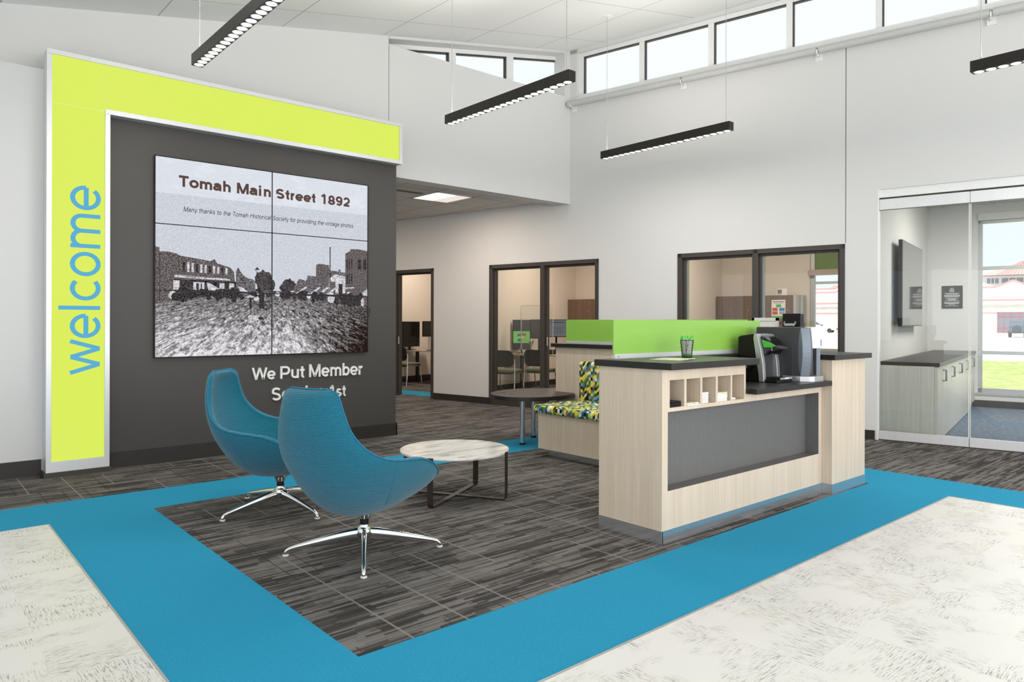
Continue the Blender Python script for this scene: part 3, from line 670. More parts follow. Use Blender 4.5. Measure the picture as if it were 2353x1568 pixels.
mk_photo('photo_dark', srgb(24, 18, 18), srgb(150, 144, 148), 60, .44, .72)
mk_photo('photo_white', srgb(150, 146, 150), srgb(240, 240, 246), 40, .32, .58)
f = MB(); PM = ['photo_sky', 'photo_header', 'photo_road', 'photo_brick', 'photo_far', 'photo_tree', 'photo_dark', 'photo_white']
lay = [0]
def pp(pts, mi):
    lay[0] += 1; y = PY - .00004 * lay[0]
    f.quad([(a, y, b) for a, b in pts], mi)
def prect(x0, x1, z0, z1, mi): pp([(x0, z0), (x1, z0), (x1, z1), (x0, z1)], mi)
def blob(cx, cz, rx, rz, mi, seed):
    rr = random.Random(seed); pp([(cx + rx * cos(q) * (k := rr.uniform(.82, 1.1)), cz + rz * sin(q) * k) for q in [2 * pi * i / 26 for i in range(26)]], mi)
R = random.Random(11)
prect(X0, X1, 1.70, Z1, 0); prect(X0, X1, 2.672, Z1, 1); pp([(X0, Z0), (X1, Z0), (X1, 1.715), (3.11, 1.735), (X0, 1.70)], 2)
pp([(2.72, 1.70), (2.72, 1.93), (2.745, 1.975), (2.765, 1.93), (2.80, 1.89), (2.85, 1.86), (2.90, 1.85), (2.96, 1.80), (3.06, 1.75), (3.06, 1.70)], 4)
prect(2.925, 2.965, 1.75, 1.955, 7); pp([(2.915, 1.955), (2.975, 1.955), (2.945, 1.985)], 6)
blob(3.02, 1.845, .10, .115, 5, 3); blob(3.085, 1.79, .06, .075, 5, 5)
pp([(X0, 1.58), (X0, 2.137), (1.973, 2.13), (1.973, 2.090), (2.06, 2.094), (2.14, 2.075), (2.16, 2.06), (2.40, 2.03), (2.46, 2.02), (2.50, 2.045), (2.53, 2.00), (2.66, 1.965), (2.70, 1.92), (2.72, 1.70), (2.4, 1.64)], 3)
prect(2.15, 2.155, 1.66, 2.06, 6); prect(1.972, 1.977, 1.60, 2.09, 6)
for i in range(11):
    x = 2.19 + i * .042; prect(x, x + .022, 1.90 + (2.19 - x) * .02, 2.0 - (x - 2.19) * .10, 7 if i % 3 else 6)
pp([(2.11, 1.865), (2.66, 1.845), (2.66, 1.828), (2.11, 1.84)], 7); put_text(f, 'HARNESS SHOP', 2.20, 2.50, 1.842, 1.858, lambda u, v, d: Vector((u, PY - .0030, v)), 6, weight=.12)
prect(2.10, 2.72, 1.66, 1.82, 6)
for x0, x1, z0, z1 in ((2.10, 2.16, 1.69, 1.81), (2.29, 2.40, 1.70, 1.80), (2.55, 2.60, 1.74, 1.80), (2.65, 2.70, 1.74, 1.80)): prect(x0, x1, z0, z1, 7)
prect(2.32, 2.345, 1.70, 1.79, 6); prect(2.365, 2.375, 1.70, 1.79, 6)
pp([(2.42, 1.80), (2.46, 1.79), (2.59, 1.715), (2.44, 1.72)], 7); pp([(2.74, 1.77), (2.78, 1.765), (2.85, 1.715), (2.75, 1.72)], 7)
blob(3.30, 1.80, .085, .075, 5, 8); blob(3.24, 1.77, .05, .05, 5, 9)
pp([(3.36, 1.70), (3.36, 1.79), (3.42, 1.88), (3.50, 1.86), (3.52, 1.92), (3.62, 1.915), (3.62, 2.045), (3.66, 2.062), (3.78, 2.05), (3.785, 1.99), (3.90, 1.985), (3.90, 2.01), (3.925, 2.01), (3.925, 1.98), (3.99, 1.975), (3.99, 1.62)], 4)
prect(3.63, 3.76, 1.84, 2.05, 3); pp([(3.78, 1.76), (3.78, 1.90), (3.86, 1.95), (3.985, 1.93), (3.985, 1.70)], 7); prect(3.80, 3.86, 1.70, 1.86, 3); prect(3.90, 3.95, 1.68, 1.84, 6)
pp([(3.985, 1.56), (3.985, 2.21), (4.05, 2.255), (4.15, 2.26), (X1, 2.245), (X1, 1.56)], 3); pp([(3.985, 2.20), (4.05, 2.232), (4.05, 2.25), (3.985, 2.215)], 7)
for k in range(3):
    for j in range(2): prect(4.00 + k * .03, 4.016 + k * .03, 1.84 + j * .17 + k * .004, 1.96 + j * .17 + k * .006, 6)
for k in range(2): prect(4.15 + k * .07, 4.19 + k * .07, 2.02, 2.14, 6)
pp([(3.985, 1.80), (4.10, 1.81), (4.10, 1.795), (3.985, 1.785)], 7); prect(4.01, 4.05, 1.64, 1.75, 7); pp([(4.17, 1.72), (X1, 1.80), (X1, 1.70)], 7)
prect(3.786, 3.798, 1.68, 2.262, 6)
for a in (3.56, 3.66, 3.76, 3.40): pp([(a + .10, 1.80), (a + .12, 1.79), (a + .02, 1.715), (a - .02, 1.715)], 7)
for i in range(60):
    x = R.uniform(2.1, 4.25); h = R.uniform(.05, .11) * (1 + .35 * abs(x - 3.1)); z = 1.665 - .03 * abs(x - 3.1); w_ = h * R.uniform(.35, 1.3)
    if 3.06 < x < 3.25: h *= .5; w_ *= .5
    blob(x, z + R.uniform(0, .05), w_ * .5, h * .5, 6 if R.random() < .86 else 7, i + 50)
prect(2.1, 3.05, 1.70, 1.715, 6); prect(3.2, 4.2, 1.69, 1.705, 6)
prect(2.86, 2.885, 1.53, 1.66, 6); pp([(2.81, 1.655), (2.87, 1.685), (2.94, 1.655)], 7); prect(2.965, 3.02, 1.54, 1.70, 6)
for cx, cz, r_ in ((2.95, 1.575, .05), (3.05, 1.58, .045), (3.93, 1.57, .06), (4.06, 1.55, .055), (4.24, 1.52, .075)):
    y = PY - .0036; 
    for k in range(20):
        a, b = 2 * pi * k / 20, 2 * pi * (k + 1) / 20
        f.quad([(cx + r_ * cos(a), y, cz + r_ * sin(a)), (cx + r_ * cos(b), y, cz + r_ * sin(b)), (cx + r_ * .86 * cos(b), y, cz + r_ * .86 * sin(b)), (cx + r_ * .86 * cos(a), y, cz + r_ * .86 * sin(a))], 6)
    for k in range(4): a = pi * k / 4; d = Vector((cos(a), 0, sin(a))) * r_; n_ = Vector((-sin(a), 0, cos(a))) * .002; c_ = Vector((cx, y, cz)); f.quad([c_ - d - n_, c_ + d - n_, c_ + d + n_, c_ - d + n_], 6)
blob(2.93, 1.44, .06, .028, 7, 91); blob(2.985, 1.435, .03, .018, 6, 92)
f.build('screen_picture', PM, t)
emis('title_ink', srgb(92, 72, 66), 1.0); emis('caption_ink', srgb(74, 66, 64), 1.0)
f = MB(); put_text(f, 'Tomah Main', 2.150, 3.092, 2.750, 2.868, lambda u, v, d: Vector((u, PY - .0042 - d, v)), 0, weight=.158); put_text(f, 'Street 1892', 3.150, 4.040, 2.746, 2.868, lambda u, v, d: Vector((u, PY - .0042 - d, v)), 0, weight=.158)
f.build('title_text', 'title_ink', t)
f = MB(); put_text(f, 'Many thanks to the Tomah Historical', 2.194, 3.097, 2.490, 2.554, lambda u, v, d: Vector((u, PY - .0042 - d, v)), 0, shear=.20, weight=.098); put_text(f, 'Society for providing the vintage photos', 3.116, 4.086, 2.490, 2.554, lambda u, v, d: Vector((u, PY - .0042 - d, v)), 0, shear=.20, weight=.098)
f.build('caption_text', 'caption_ink', t)
f = MB()
for x in (X0, 3.107, X1): f.box(x - .005, x + .005, PY - .0055, PY, Z0 - .005, Z1 + .005)
for z in (Z0, 1.7065, 2.365, Z1): f.box(X0, X1, PY - .0055, PY, z - .0045, z + .0045)
f.build('bezel', 'black_plastic', t)

# slogan letters on the dark wall
for body, u0, u1, v0, v1, lab in (('We', 2.898, 3.157, .770, .905, 'white raised word We, first on the dark wall slogan'), ('Put', 3.212, 3.491, .770, .908, 'white raised word Put in the upper line of the wall slogan'), ('Member', 3.549, 4.223, .770, .919, 'white raised word Member at the right of the wall slogan'), ('Service', 3.119, 3.745, .531, .678, 'white raised word Service partly hidden by the blue chair'), ('1st', 3.803, 4.003, .531, .670, 'white raised 1st at the end of the wall slogan')):
    f = MB(); put_text(f, body, u0, u1, v0, v1, lambda u, v, d: Vector((u, DY - .004 - d, v)), 0, depth=.020, weight=.115)
    tag(f.build('wall_lettering', 'white_letter'), lab, 'lettering', 'raised slogan words on the dark wall')

# ================================================================== PENDANT LIGHTS
def pendant(x, y0, y1, label, lamp=True):
    z0, z1 = 3.55, 3.645; hw = .0455
    t = thing('pendant_light', label, 'pendant light', (x, (y0 + y1) / 2, z0), 'black linear pendant lights')
    f = MB(); f.box(x - hw, x + hw, y0, y1, z0, z1); f.build('housing', 'black_metal', t, bevel=.002)
    L = y1 - y0; n = 21; ps = []
    for i in range(n): ps.append(y0 + .055 + (L - .11) * (i + .12 * (i // 7)) / (20 + .24))
    for p in ps:
        f = MB(); f.disc((x, p, z0 - .0012), .036, 20); f.disc((x, p, z0 - .0005), .041, 20, 1); f.build('lens', ['lens_glow', 'white_plastic'], t)
    for y in (y0 + .07, y1 - .07):
        zc = ceil_z(x, y); f = MB(); f.tube([(x, y, z1), (x, y, zc - .01)], .0032, 6); f.tube([(x, y, z1), (x, y, z1 + .05)], .006, 8); f.build('cable', 'silver_plastic', t)
        f = MB(); f.lathe([(.045, -.012), (.06, -.004), (.06, .0)], 20, (x, y, zc - .002)); f.build('canopy', 'white_trim', t)
    area('pendant_lamp', (x, (y0 + y1) / 2, z0 - .02), (x, (y0 + y1) / 2, 0), .07, L - .1, 26, SOFT)
    area('ceiling_fill', (x, (y0 + y1) / 2, z1 + .02), (x, (y0 + y1) / 2, 9), .05, L - .2, 19, SOFT)  # added upward lamp that brightens the ceiling, no part of the fitting
pendant(1.925, 4.40, 6.295, 'black linear pendant light nearest the welcome sign')
pendant(4.553, 4.455, 6.335, 'black linear pendant light hung before the left clerestory windows')
pendant(7.048, 4.420, 6.330, 'black linear pendant light hanging above the coffee counter')
pendant(7.000, 0.15, 2.060, 'black linear pendant light near the glass meeting room')

# ================================================================== LOUNGE CHAIRS
def spl(pts, t):
    # piecewise Catmull-Rom through (t, vec)
    n = len(pts)
    for i in range(n - 1):
        if t <= pts[i + 1][0] or i == n - 2: break
    t0, t1 = pts[i][0], pts[i + 1][0]; u = (t - t0) / (t1 - t0)
    P = lambda k: Vector(pts[max(0, min(n - 1, k))][1]); T_ = lambda k: pts[max(0, min(n - 1, k))][0]
    m0 = (P(i + 1) - P(i - 1)) / max(1e-6, T_(i + 1) - T_(i - 1)) * (t1 - t0); m1 = (P(i + 2) - P(i)) / max(1e-6, T_(i + 2) - T_(i)) * (t1 - t0)
    return P(i) * (2 * u ** 3 - 3 * u * u + 1) + m0 * (u ** 3 - 2 * u * u + u) + P(i + 1) * (-2 * u ** 3 + 3 * u * u) + m1 * (u ** 3 - u * u)
SP = [(0, (-.482, 1.030)), (.06, (-.517, 1.000)), (.14, (-.534, .920)), (.26, (-.530, .800)), (.40, (-.490, .640)), (.52, (-.435, .500)), (.63, (-.345, .365)), (.72, (-.235, .275)), (.81, (-.09, .243)), (.90, (.10, .262)), (1.0, (.30, .330))]
RM = [(0, (-.465, .125, 1.034)), (.06, (-.455, .190, 1.008)), (.14, (-.450, .222, .930)), (.26, (-.428, .264, .805)), (.38, (-.368, .318, .705)), (.50, (-.265, .370, .640)), (.62, (-.12, .392, .612)), (.74, (.06, .395, .590)), (.84, (.20, .378, .535)), (.93, (.305, .335, .460)), (1.0, (.345, .250, .400))]
def shell_pt(t, a):            # a in [-1, 1]
    c = spl(SP, t); r = spl(RM, t); q = abs(a) * pi / 2
    k = 1 - cos(q) ** 1.25; lat = r.y * (sin(q) ** 0.95 if q > 0 else 0)
    return Vector((c.x + (r.x - c.x) * k, lat * (1 if a >= 0 else -1), c.y + (r.z - c.y) * k))
def lounge_chair(label, loc, rot, base_rot):
    t = thing('lounge_chair', label, 'lounge chair', loc, 'blue swivel lounge chairs', rot)
    NT_, NA = 36, 29; P = [[shell_pt(i / NT_, -1 + 2 * j / (NA - 1)) for j in range(NA)] for i in range(NT_ + 1)]
    def nrm(i, j):
        a = P[min(NT_, i + 1)][j] - P[max(0, i - 1)][j]; b = P[i][min(NA - 1, j + 1)] - P[i][max(0, j - 1)]
        n = b.cross(a); return n.normalized()
    N = [[nrm(i, j) for j in range(NA)] for i in range(NT_ + 1)]
    ctr = Vector((0, 0, .62))
    if N[12][NA // 2].dot(ctr - P[12][NA // 2]) < 0: N = [[-n for n in row] for row in N]
    th = .042; Q = [[P[i][j] + N[i][j] * th for j in range(NA)] for i in range(NT_ + 1)]
    f = MB(); vs = [p for row in P for p in row]; k = len(vs); vs += [p for row in Q for p in row]
    idx = lambda i, j, s=0: s * k + i * NA + j
    fs = []
    for i in range(NT_):
        for j in range(NA - 1):
            fs.append([idx(i, j), idx(i, j + 1), idx(i + 1, j + 1), idx(i + 1, j)]); fs.append([idx(i, j, 1), idx(i + 1, j, 1), idx(i + 1, j + 1, 1), idx(i, j + 1, 1)])
    # rounded rim: an extra middle ring bulging outwards
    rim = [(i, 0) for i in range(NT_ + 1)] + [(NT_, j) for j in range(1, NA)] + [(i, NA - 1) for i in range(NT_ - 1, -1, -1)] + [(0, j) for j in range(NA - 2, 0, -1)]
    cen = []
    for (i, j) in rim:
        m = (P[i][j] + Q[i][j]) / 2
        inn = P[max(1, min(NT_ - 1, i))][max(1, min(NA - 2, j))]
        cen.append(m + (m - (inn + N[i][j] * th / 2)).normalized() * .014)
    b0 = len(vs); vs += cen; n = len(rim)
    for a in range(n):
        c = (a + 1) % n; i0, j0 = rim[a]; i1, j1 = rim[c]
        fs.append([idx(i0, j0), idx(i1, j1), b0 + c, b0 + a]); fs.append([b0 + a, b0 + c, idx(i1, j1, 1), idx(i0, j0, 1)])
    f.add(vs, fs, 0, True)
    f.build('shell', 'blue_ribbed_fabric', t, local=True, subsurf=1)
    # piping along the outer rim edge and the side seams
    f = MB(); f.tube([P[i][j] - N[i][j] * .001 for i, j in rim], .0045, 6, closed=True); f.build('rim_piping', 'blue_piping', t, local=True)
    for sgn in (-1, 1):
        f = MB(); f.tube([shell_pt(.56 + .20 * (1 - q) ** 1.2, sgn * (0.42 + .58 * q)) - Vector((0, sgn * .001, 0)) for q in [i / 16 for i in range(17)]], .0022, 6); f.build('side_seam', 'blue_piping', t, local=True)
    f = MB()   # seat pad
    pad = []
    for i in range(13):
        for j in range(11):
            u = -.24 + .51 * i / 12; v = -1 + 2 * j / 10; w = .235 - .22 * max(0, -(u + .02)) - .12 * max(0, u - .14); e_ = (1 - abs(v) ** 4) * (1 - abs((u - .015) / .262) ** 6)
            pad.append((u, v * w, .372 + .06 * (u + .24) + .035 * max(0, e_)))
    f.add(pad, [[i * 11 + j, i * 11 + j + 1, (i + 1) * 11 + j + 1, (i + 1) * 11 + j] for i in range(12) for j in range(10)], 0, True)
    f.build('seat_pad', 'blue_ribbed_fabric', t, local=True)
    f = MB(); f.lathe([(.034, .205), (.036, .222), (.050, .242), (.085, .262), (.11, .275)], 28); f.build('seat_mount', 'chrome', t, local=True)
    f = MB(); f.lathe([(.026, .165), (.026, .21)], 24); f.build('column', 'black_plastic', t, local=True)
    f = MB(); f.lathe([(.030, .085), (.046, .105), (.046, .128), (.038, .150), (.031, .158), (.031, .172)], 28); f.build('hub', 'chrome', t, local=True)
    for q in range(4):
        a = base_rot + q * pi / 2 - rot; d = Vector((cos(a), sin(a), 0)); sd = Vector((-sin(a), cos(a), 0)); f = MB()
        rows = []
        for (r, z, hw, hh) in ((.03, .108, .021, .043), (.12, .097, .019, .040), (.24, .077, .016, .030), (.36, .057, .0135, .020), (.425, .047, .013, .014), (.452, .036, .0125, .0125), (.460, .022, .012, .012), (.460, .008, .012, .012)):
            rows.append((r, z, hw, hh))
        vs = []; m = 12
        for ri, (r, z, hw, hh) in enumerate(rows):
            ax = Vector((0, 0, 1)) if ri < 5 else (Vector((0, 0, 1)) * (.6 if ri == 5 else .0) + d * (.8 if ri == 5 else 1.0)).normalized()
            for j in range(m):
                b = 2 * pi * j / m; vs.append(d * r + Vector((0, 0, z)) + sd * hw * cos(b) + ax * hh * sin(b))
        f.add(vs, [[i * m + j, i * m + (j + 1) % m, (i + 1) * m + (j + 1) % m, (i + 1) * m + j] for i in range(len(rows) - 1) for j in range(m)] , 0, True)
        leg = f.build('leg', 'chrome', t, local=True, subsurf=1)
        f = MB(); f.lathe([(.017, 0), (.019, .003), (.019, .007), (.014, .010)], 16, d * .460); g = f.build('glide', 'white_nylon', leg, local=True)
    return t
lounge_chair('nearer blue lounge chair, turned with its back to the viewer', (2.170, 3.880, 0), radians(21), radians(-29.5))
lounge_chair('farther blue lounge chair, seen side on before the dark wall', (2.195, 5.190, 0), radians(-48), radians(-80))

# ================================================================== COFFEE TABLE
t = thing('coffee_table', 'low round white marble coffee table beside the blue chairs', 'coffee table', (3.423, 4.66, 0))
f = MB(); f.lathe([(.428, .356), (.438, .360), (.440, .366), (.440, .376), (.436, .380)], 72, (3.423, 4.66, 0)); f.build('tabletop', 'white_marble', t)
f = MB(); c = Vector((3.423, 4.66, 0))
for q in range(2):
    a = radians(-150.5 + 90 * q); d = Vector((cos(a), sin(a), 0)); s_ = Vector((-sin(a), cos(a), 0)) * .023
    f.add([c + d * k + s_ * m + Vector((0, 0, z)) for z in (.004 + .0004 * q, .012 + .0004 * q) for k in (-.418, .418) for m in (-1, 1)], [(0, 1, 3, 2), (4, 5, 7, 6), (0, 1, 5, 4), (2, 3, 7, 6), (0, 2, 6, 4), (1, 3, 7, 5)])
f.build('cross_bar', 'bronze_metal', t)
for q in range(4):
    a = radians(-150.5 + 90 * q); d = Vector((cos(a), sin(a), 0)); s_ = Vector((-sin(a), cos(a), 0)) * .023; f = MB()
    path = [(.410, .008)] + [(.418 + .026 * sin(radians(g)), .034 - .026 * cos(radians(g))) for g in (0, 30, 60, 90)] + [(.444, .379)]
    vs = []
    for i, (r, z) in enumerate(path):
        p0 = path[max(0, i - 1)]; p1 = path[min(len(path) - 1, i + 1)]; tx, tz = p1[0] - p0[0], p1[1] - p0[1]; L = sqrt(tx * tx + tz * tz); nx, nz = tz / L * .004, -tx / L * .004
        for sg in (-1, 1):
            for m in (-1, 1): vs.append(c + d * (r + nx * sg) + Vector((0, 0, z + nz * sg)) + s_ * m)
    fs = []
    for i in range(len(path) - 1):
        b = i * 4; n = b + 4; fs += [(b, b + 1, n + 1, n), (b + 2, b + 3, n + 3, n + 2), (b, b + 2, n + 2, n), (b + 1, b + 3, n + 3, n + 1)]
    k = (len(path) - 1) * 4; fs += [(0, 1, 3, 2), (k, k + 1, k + 3, k + 2)]
    f.add(vs, fs); f.build('leg', 'bronze_metal', t)

# ================================================================== COFFEE COUNTER
FY_, BYC = 2.775, 3.305
t = thing('counter_cabinet', 'pale wood counter cabinet with five pigeonholes and ribbed grey panel', 'cabinet', (4.7, 3.0, 0))
f = MB()
fb = lambda x0, x1, z0, z1: f.box(x0, x1, FY_, FY_ + .02, z0, z1)
fb(3.65, 5.776, .085, .33); fb(3.65, 3.709, .33, .832); fb(5.722, 5.776, .33, .832); fb(3.65, 5.776, .832, .857)
fb(3.65, 3.728, .857, 1.033); fb(3.65, 4.62, 1.033, 1.104); fb(4.599, 4.62, .857, 1.033); fb(4.62, 5.776, .857, .89)
f.build('front_panel', 'pale_wood', t)
f = MB(); f.box(3.65, 3.67, FY_ + .02, BYC, .085, 1.104); f.build('side_panel', 'pale_wood', t)
f = MB(); f.box(4.607, 4.62, FY_ + .02, BYC, .89, 1.104); f.box(4.63, 5.776, 3.20, 3.215, .93, 1.10); f.build('upstand', 'black_laminate', t)
f = MB(); f.box(3.67, 5.776, BYC - .02, BYC, .085, .89); f.box(3.67, 4.6, BYC - .02, BYC, .89, 1.10); f.build('back_panel', 'pale_wood', t)
f = MB(); hx = [(3.728, 3.883), (3.907, 4.062), (4.085, 4.243), (4.267, 4.425), (4.444, 4.599)]
f.box(3.72, 4.60, FY_ + .02, 3.06, .845, .857); f.box(3.72, 4.60, FY_ + .02, 3.06, 1.033, 1.045); f.box(3.72, 4.60, 3.06, 3.07, .845, 1.045); f.box(3.716, 3.728, FY_ + .02, 3.06, .857, 1.033); f.box(4.599, 4.607, FY_ + .02, 3.06, .857, 1.033)
f.build('pigeonhole_box', 'pale_wood', t)
for i in range(4):
    m = MB(); m.box(hx[i][1], hx[i + 1][0], FY_, 3.06, .857, 1.033); m.build('pigeonhole_divider', 'pale_wood', t)
f = MB(); f.box(3.709, 5.722, 2.885, 2.895, .33, .832); f.box(3.70, 3.7098, FY_ + .001, 2.885, .331, .831); f.box(5.7212, 5.731, FY_ + .001, 2.885, .331, .831); f.box(3.709, 5.722, FY_ + .001, 2.885, .322, .3308); f.box(3.709, 5.722, FY_ + .001, 2.885, .8312, .84)
f.build('recess_panel', 'ribbed_metal', t)
f = MB(); f.box(3.653, 5.776, FY_ - .002, FY_ + .02, 0, .085); f.box(3.648, 3.66, FY_ - .002, BYC, 0, .085); f.build('kick_plate', 'brushed_steel', t)

t = thing('end_cabinet', 'tall pale wood end cabinet at the right end of counter', 'cabinet', (6.08, 3.0, 0))
f = MB(); f.box(5.777, 6.394, 2.69, 3.60, .085, 1.099); f.build('carcass', 'pale_wood', t, bevel=.0015)
f = MB(); f.box(5.7772, 6.396, 2.687, 3.60, 0, .085); f.build('kick_plate', 'brushed_steel', t)

def wt(label, poly, z0, z1):
    f = MB(); f.prism(poly, z0, z1, ID); o = f.build('worktop', 'black_laminate', bevel=.002); return tag(o, label, 'worktop', 'black worktops of the coffee counter')
wt('raised black worktop above the pigeonholes carrying the pen cup', [(3.632, 2.688), (4.66, 2.688), (4.66, 3.20), (5.745, 3.20), (5.745, 3.335), (3.632, 3.335)], 1.1045, 1.148)
wt('low black worktop under the coffee machines', [(4.623, 2.688), (5.776, 2.688), (5.776, 3.199), (4.623, 3.199)], .8905, .930)
wt('black worktop on the tall end cabinet', [(5.752, 2.655), (6.452, 2.655), (6.452, 3.62), (5.985, 3.62), (5.985, 3.30), (5.752, 3.30)], 1.0995, 1.1415)

# green divider screens
def divider(label, fn, x0, x1, z0, z1):
    t = thing('divider_screen', label, 'divider', fn((x0 + x1) / 2, 0, z0), 'green acrylic divider screens')
    f = MB(); f.box(x0, x1, -.006, .006, z0 + .026, z1, 0, fn); f.build('acrylic_panel', 'green_acrylic', t, bevel=.001)
    f = MB(); f.box(x0 + .004, x1, -.014, -.006, z0, z0 + .031, 0, fn); f.box(x0 + .004, x1, .006, .014, z0, z0 + .031, 0, fn); f.box(x0 + .004, x1, -.006, .006, z0, z0 + .026, 0, fn); f.build('channel', 'frame_aluminium', t)
    f = MB(); f.lathe([(.007, 0), (.007, .003), (.004, .006)], 12, fn(x0 + .04, -.014, z0 + .016), fn=lambda x, y, z: fn(x, -z, y) - fn(0, 0, 0)); f.build('screw', 'chrome', t)
divider('long green acrylic divider behind pen cup and coffee machines', lambda x, y, z: Vector((x, 3.291 + y, z)), 3.776, 5.70, 1.1485, 1.42)
divider('rear green acrylic divider above the patterned bench', lambda x, y, z: Vector((6.11 + y, 6.06 - x, z)), 0.0, 2.40, 1.1485, 1.432)

# partition behind the bench, its worktop
t = thing('bench_partition', 'pale wood half height partition behind the patterned bench', 'partition', (6.1, 4.9, 0))
f = MB(); f.box(6.035, 6.19, 3.63, 6.165, .085, 1.104); f.build('panel', 'pale_wood', t, bevel=.0015)
f = MB(); f.box(6.045, 6.18, 3.63, 6.155, 0, .085); f.build('kick_plate', 'brushed_steel', t)
wt('black capping worktop on the partition behind bench', [(5.99, 3.625), (6.235, 3.625), (6.235, 6.21), (5.99, 6.21)], 1.1045, 1.148)

# bench
t = thing('booth_bench', 'booth bench with patterned upholstered seat and pale wood base', 'bench', (5.5, 4.6, 0))
f = MB(); f.box(5.10, 6.03, 3.75, 5.47, .085, .455); f.build('base', 'pale_wood', t, bevel=.0015)
f = MB(); f.box(5.19, 6.02, 3.76, 5.40, 0, .085); f.build('kick_plate', 'brushed_steel', t)
f = MB(); f.box(5.045, 5.80, 3.75, 5.50, .457, .545); f.build('seat_cushion', 'geometric_upholstery', t, bevel=.034, seg=5, smooth=True)
f = MB(); f.box(5.76, 5.90, 3.75, 5.53, .50, .965); f.build('back_cushion', 'geometric_upholstery', t, bevel=.034, seg=5, smooth=True)
f = MB(); f.box(5.90, 6.03, 3.75, 5.50, .455, .90); f.build('back_frame', 'pale_wood', t)

# oval booth table
t = thing('booth_table', 'dark oval table on two steel legs beside the bench', 'table', (5.70, 6.2, 0))
pts = []
for i in range(64):
    q = 2 * pi * i / 64; a = radians(20); x = .585 * cos(q); y = .475 * sin(q); X = 5.705 + x * cos(a) - y * sin(a); Y = 6.205 + x * sin(a) + y * cos(a)
    if X > 6.03 and Y < 6.17: X = 6.03
    pts.append((X, Y))
f = MB(); f.prism(pts, .526, .572, ID); f.build('tabletop', 'black_laminate', t, bevel=.002)
for x, y in ((5.440, 6.10), (5.886, 6.395)):
    f = MB(); f.lathe([(.030, .02), (.030, .526)], 28, (x, y, 0)); lg = f.build('leg', 'brushed_steel', t)
    f = MB(); f.lathe([(.033, 0), (.034, .01), (.032, .022)], 24, (x, y, 0)); f.build('foot', 'black_plastic', lg)
f = MB()
for x, y in ((5.42, 6.42), (5.36, 6.20)): f.lathe([(.032, .572), (.032, .5735), (.026, .5740)], 20, (x, y, 0))
f.build('grommet', 'black_plastic', t)

# ------------------------------------------------------------------ things on the counter
cx, cy, cz = 4.333, 3.075, 1.148
t = thing('pen_cup', 'black wire mesh pen cup standing on the raised worktop', 'pen cup', (cx, cy, cz))
f = MB(); n = 22
for k in range(n):
    a = 2 * pi * k / n
    for s_ in (1, -1):
        p = [(cx + (.033 + .0125 * q) * cos(a + s_ * q * .9), cy + (.033 + .0125 * q) * sin(a + s_ * q * .9), cz + .003 + .124 * q) for q in [i / 8 for i in range(9)]]
        f.tube(p, .0007, 4)
f.build('mesh_wall', 'black_metal', t)
f = MB()
for z, r in ((.004, .034), (.127, .046)): f.tube([(cx + r * cos(2 * pi * i / 32), cy + r * sin(2 * pi * i / 32), cz + z) for i in range(32)], 0.0026, 8, closed=True)
for k in range(4): a = 2 * pi * k / 4 + .5; f.tube([(cx + .034 * cos(a), cy + .034 * sin(a), cz + .004), (cx + .046 * cos(a), cy + .046 * sin(a), cz + .127)], .0022, 6)
f.disc((cx, cy, cz + .003), .033, 24); f.build('cup_rim', 'black_metal', t)
simple('pen_green', srgb(72, 210, 60), 0.35); R = random.Random(4)
for k in range(13):
    a = 2 * pi * k / 13 + R.uniform(-.08, .08); rr = .0285; b = a - .7
    p0 = Vector((cx + rr * .9 * cos(b), cy + rr * .9 * sin(b), cz + .010)); p1 = Vector((cx + .0385 * cos(a), cy + .0385 * sin(a), cz + .150 + R.uniform(-.006, .012))); d = (p1 - p0)
    t = thing('pen', 'white pen with bright green ends standing in the mesh pen cup', 'pen', p0, 'green tipped pens in the pen cup')
    f = MB(); f.tube([p0 + d * .10, p0 + d * .88], .0042, 8); f.build('barrel', 'white_plastic', t)
    f = MB(); f.tube([p0, p0 + d * .10], .004, 8); f.build('tip', 'pen_green', t)
    f = MB(); f.tube([p0 + d * .88, p0 + d * 1.0], .0048, 8); sd = Vector((cos(a), sin(a), 0)) * .008; f.tube([p0 + d * .98, p0 + d * .99 + sd, p0 + d * .84 + sd], .0018, 5); f.build('cap', 'pen_green', t)
def mk_leaflet():
    t_ = NT('leaflet_print'); n = t_.noise(t_.scale(t_.obj(), (18, 40, 1)), 1.0, 2)
    t_.bsdf(t_.ramp(n, [(.40, srgb(240, 238, 226)), (.50, srgb(206, 214, 120)), (.58, srgb(240, 236, 222)), (.7, srgb(200, 170, 90))], 'CONSTANT'), .5); MATS['leaflet_print'] = t_.m
mk_leaflet()
for k, (x, y, a, lab) in enumerate(((3.98, 2.98, .15, 'lowest yellow and white leaflet fanned on the raised worktop'), (4.03, 2.975, .32, 'middle yellow and white leaflet fanned on the raised worktop'), (4.09, 2.97, .52, 'top yellow and white leaflet, fanned nearest the pen cup'))):
    fn = lambda u, v, w, x=x, y=y, a=a: Vector((x + u * cos(a) - v * sin(a), y + u * sin(a) + v * cos(a), w))
    f = MB(); f.box(-.05, .05, -.11, .11, 1.1482 + .002 * k, 1.150 + .002 * k, 0, fn); tag(f.build('leaflet', 'leaflet_print'), lab, 'leaflet', 'leaflets fanned on the worktop')
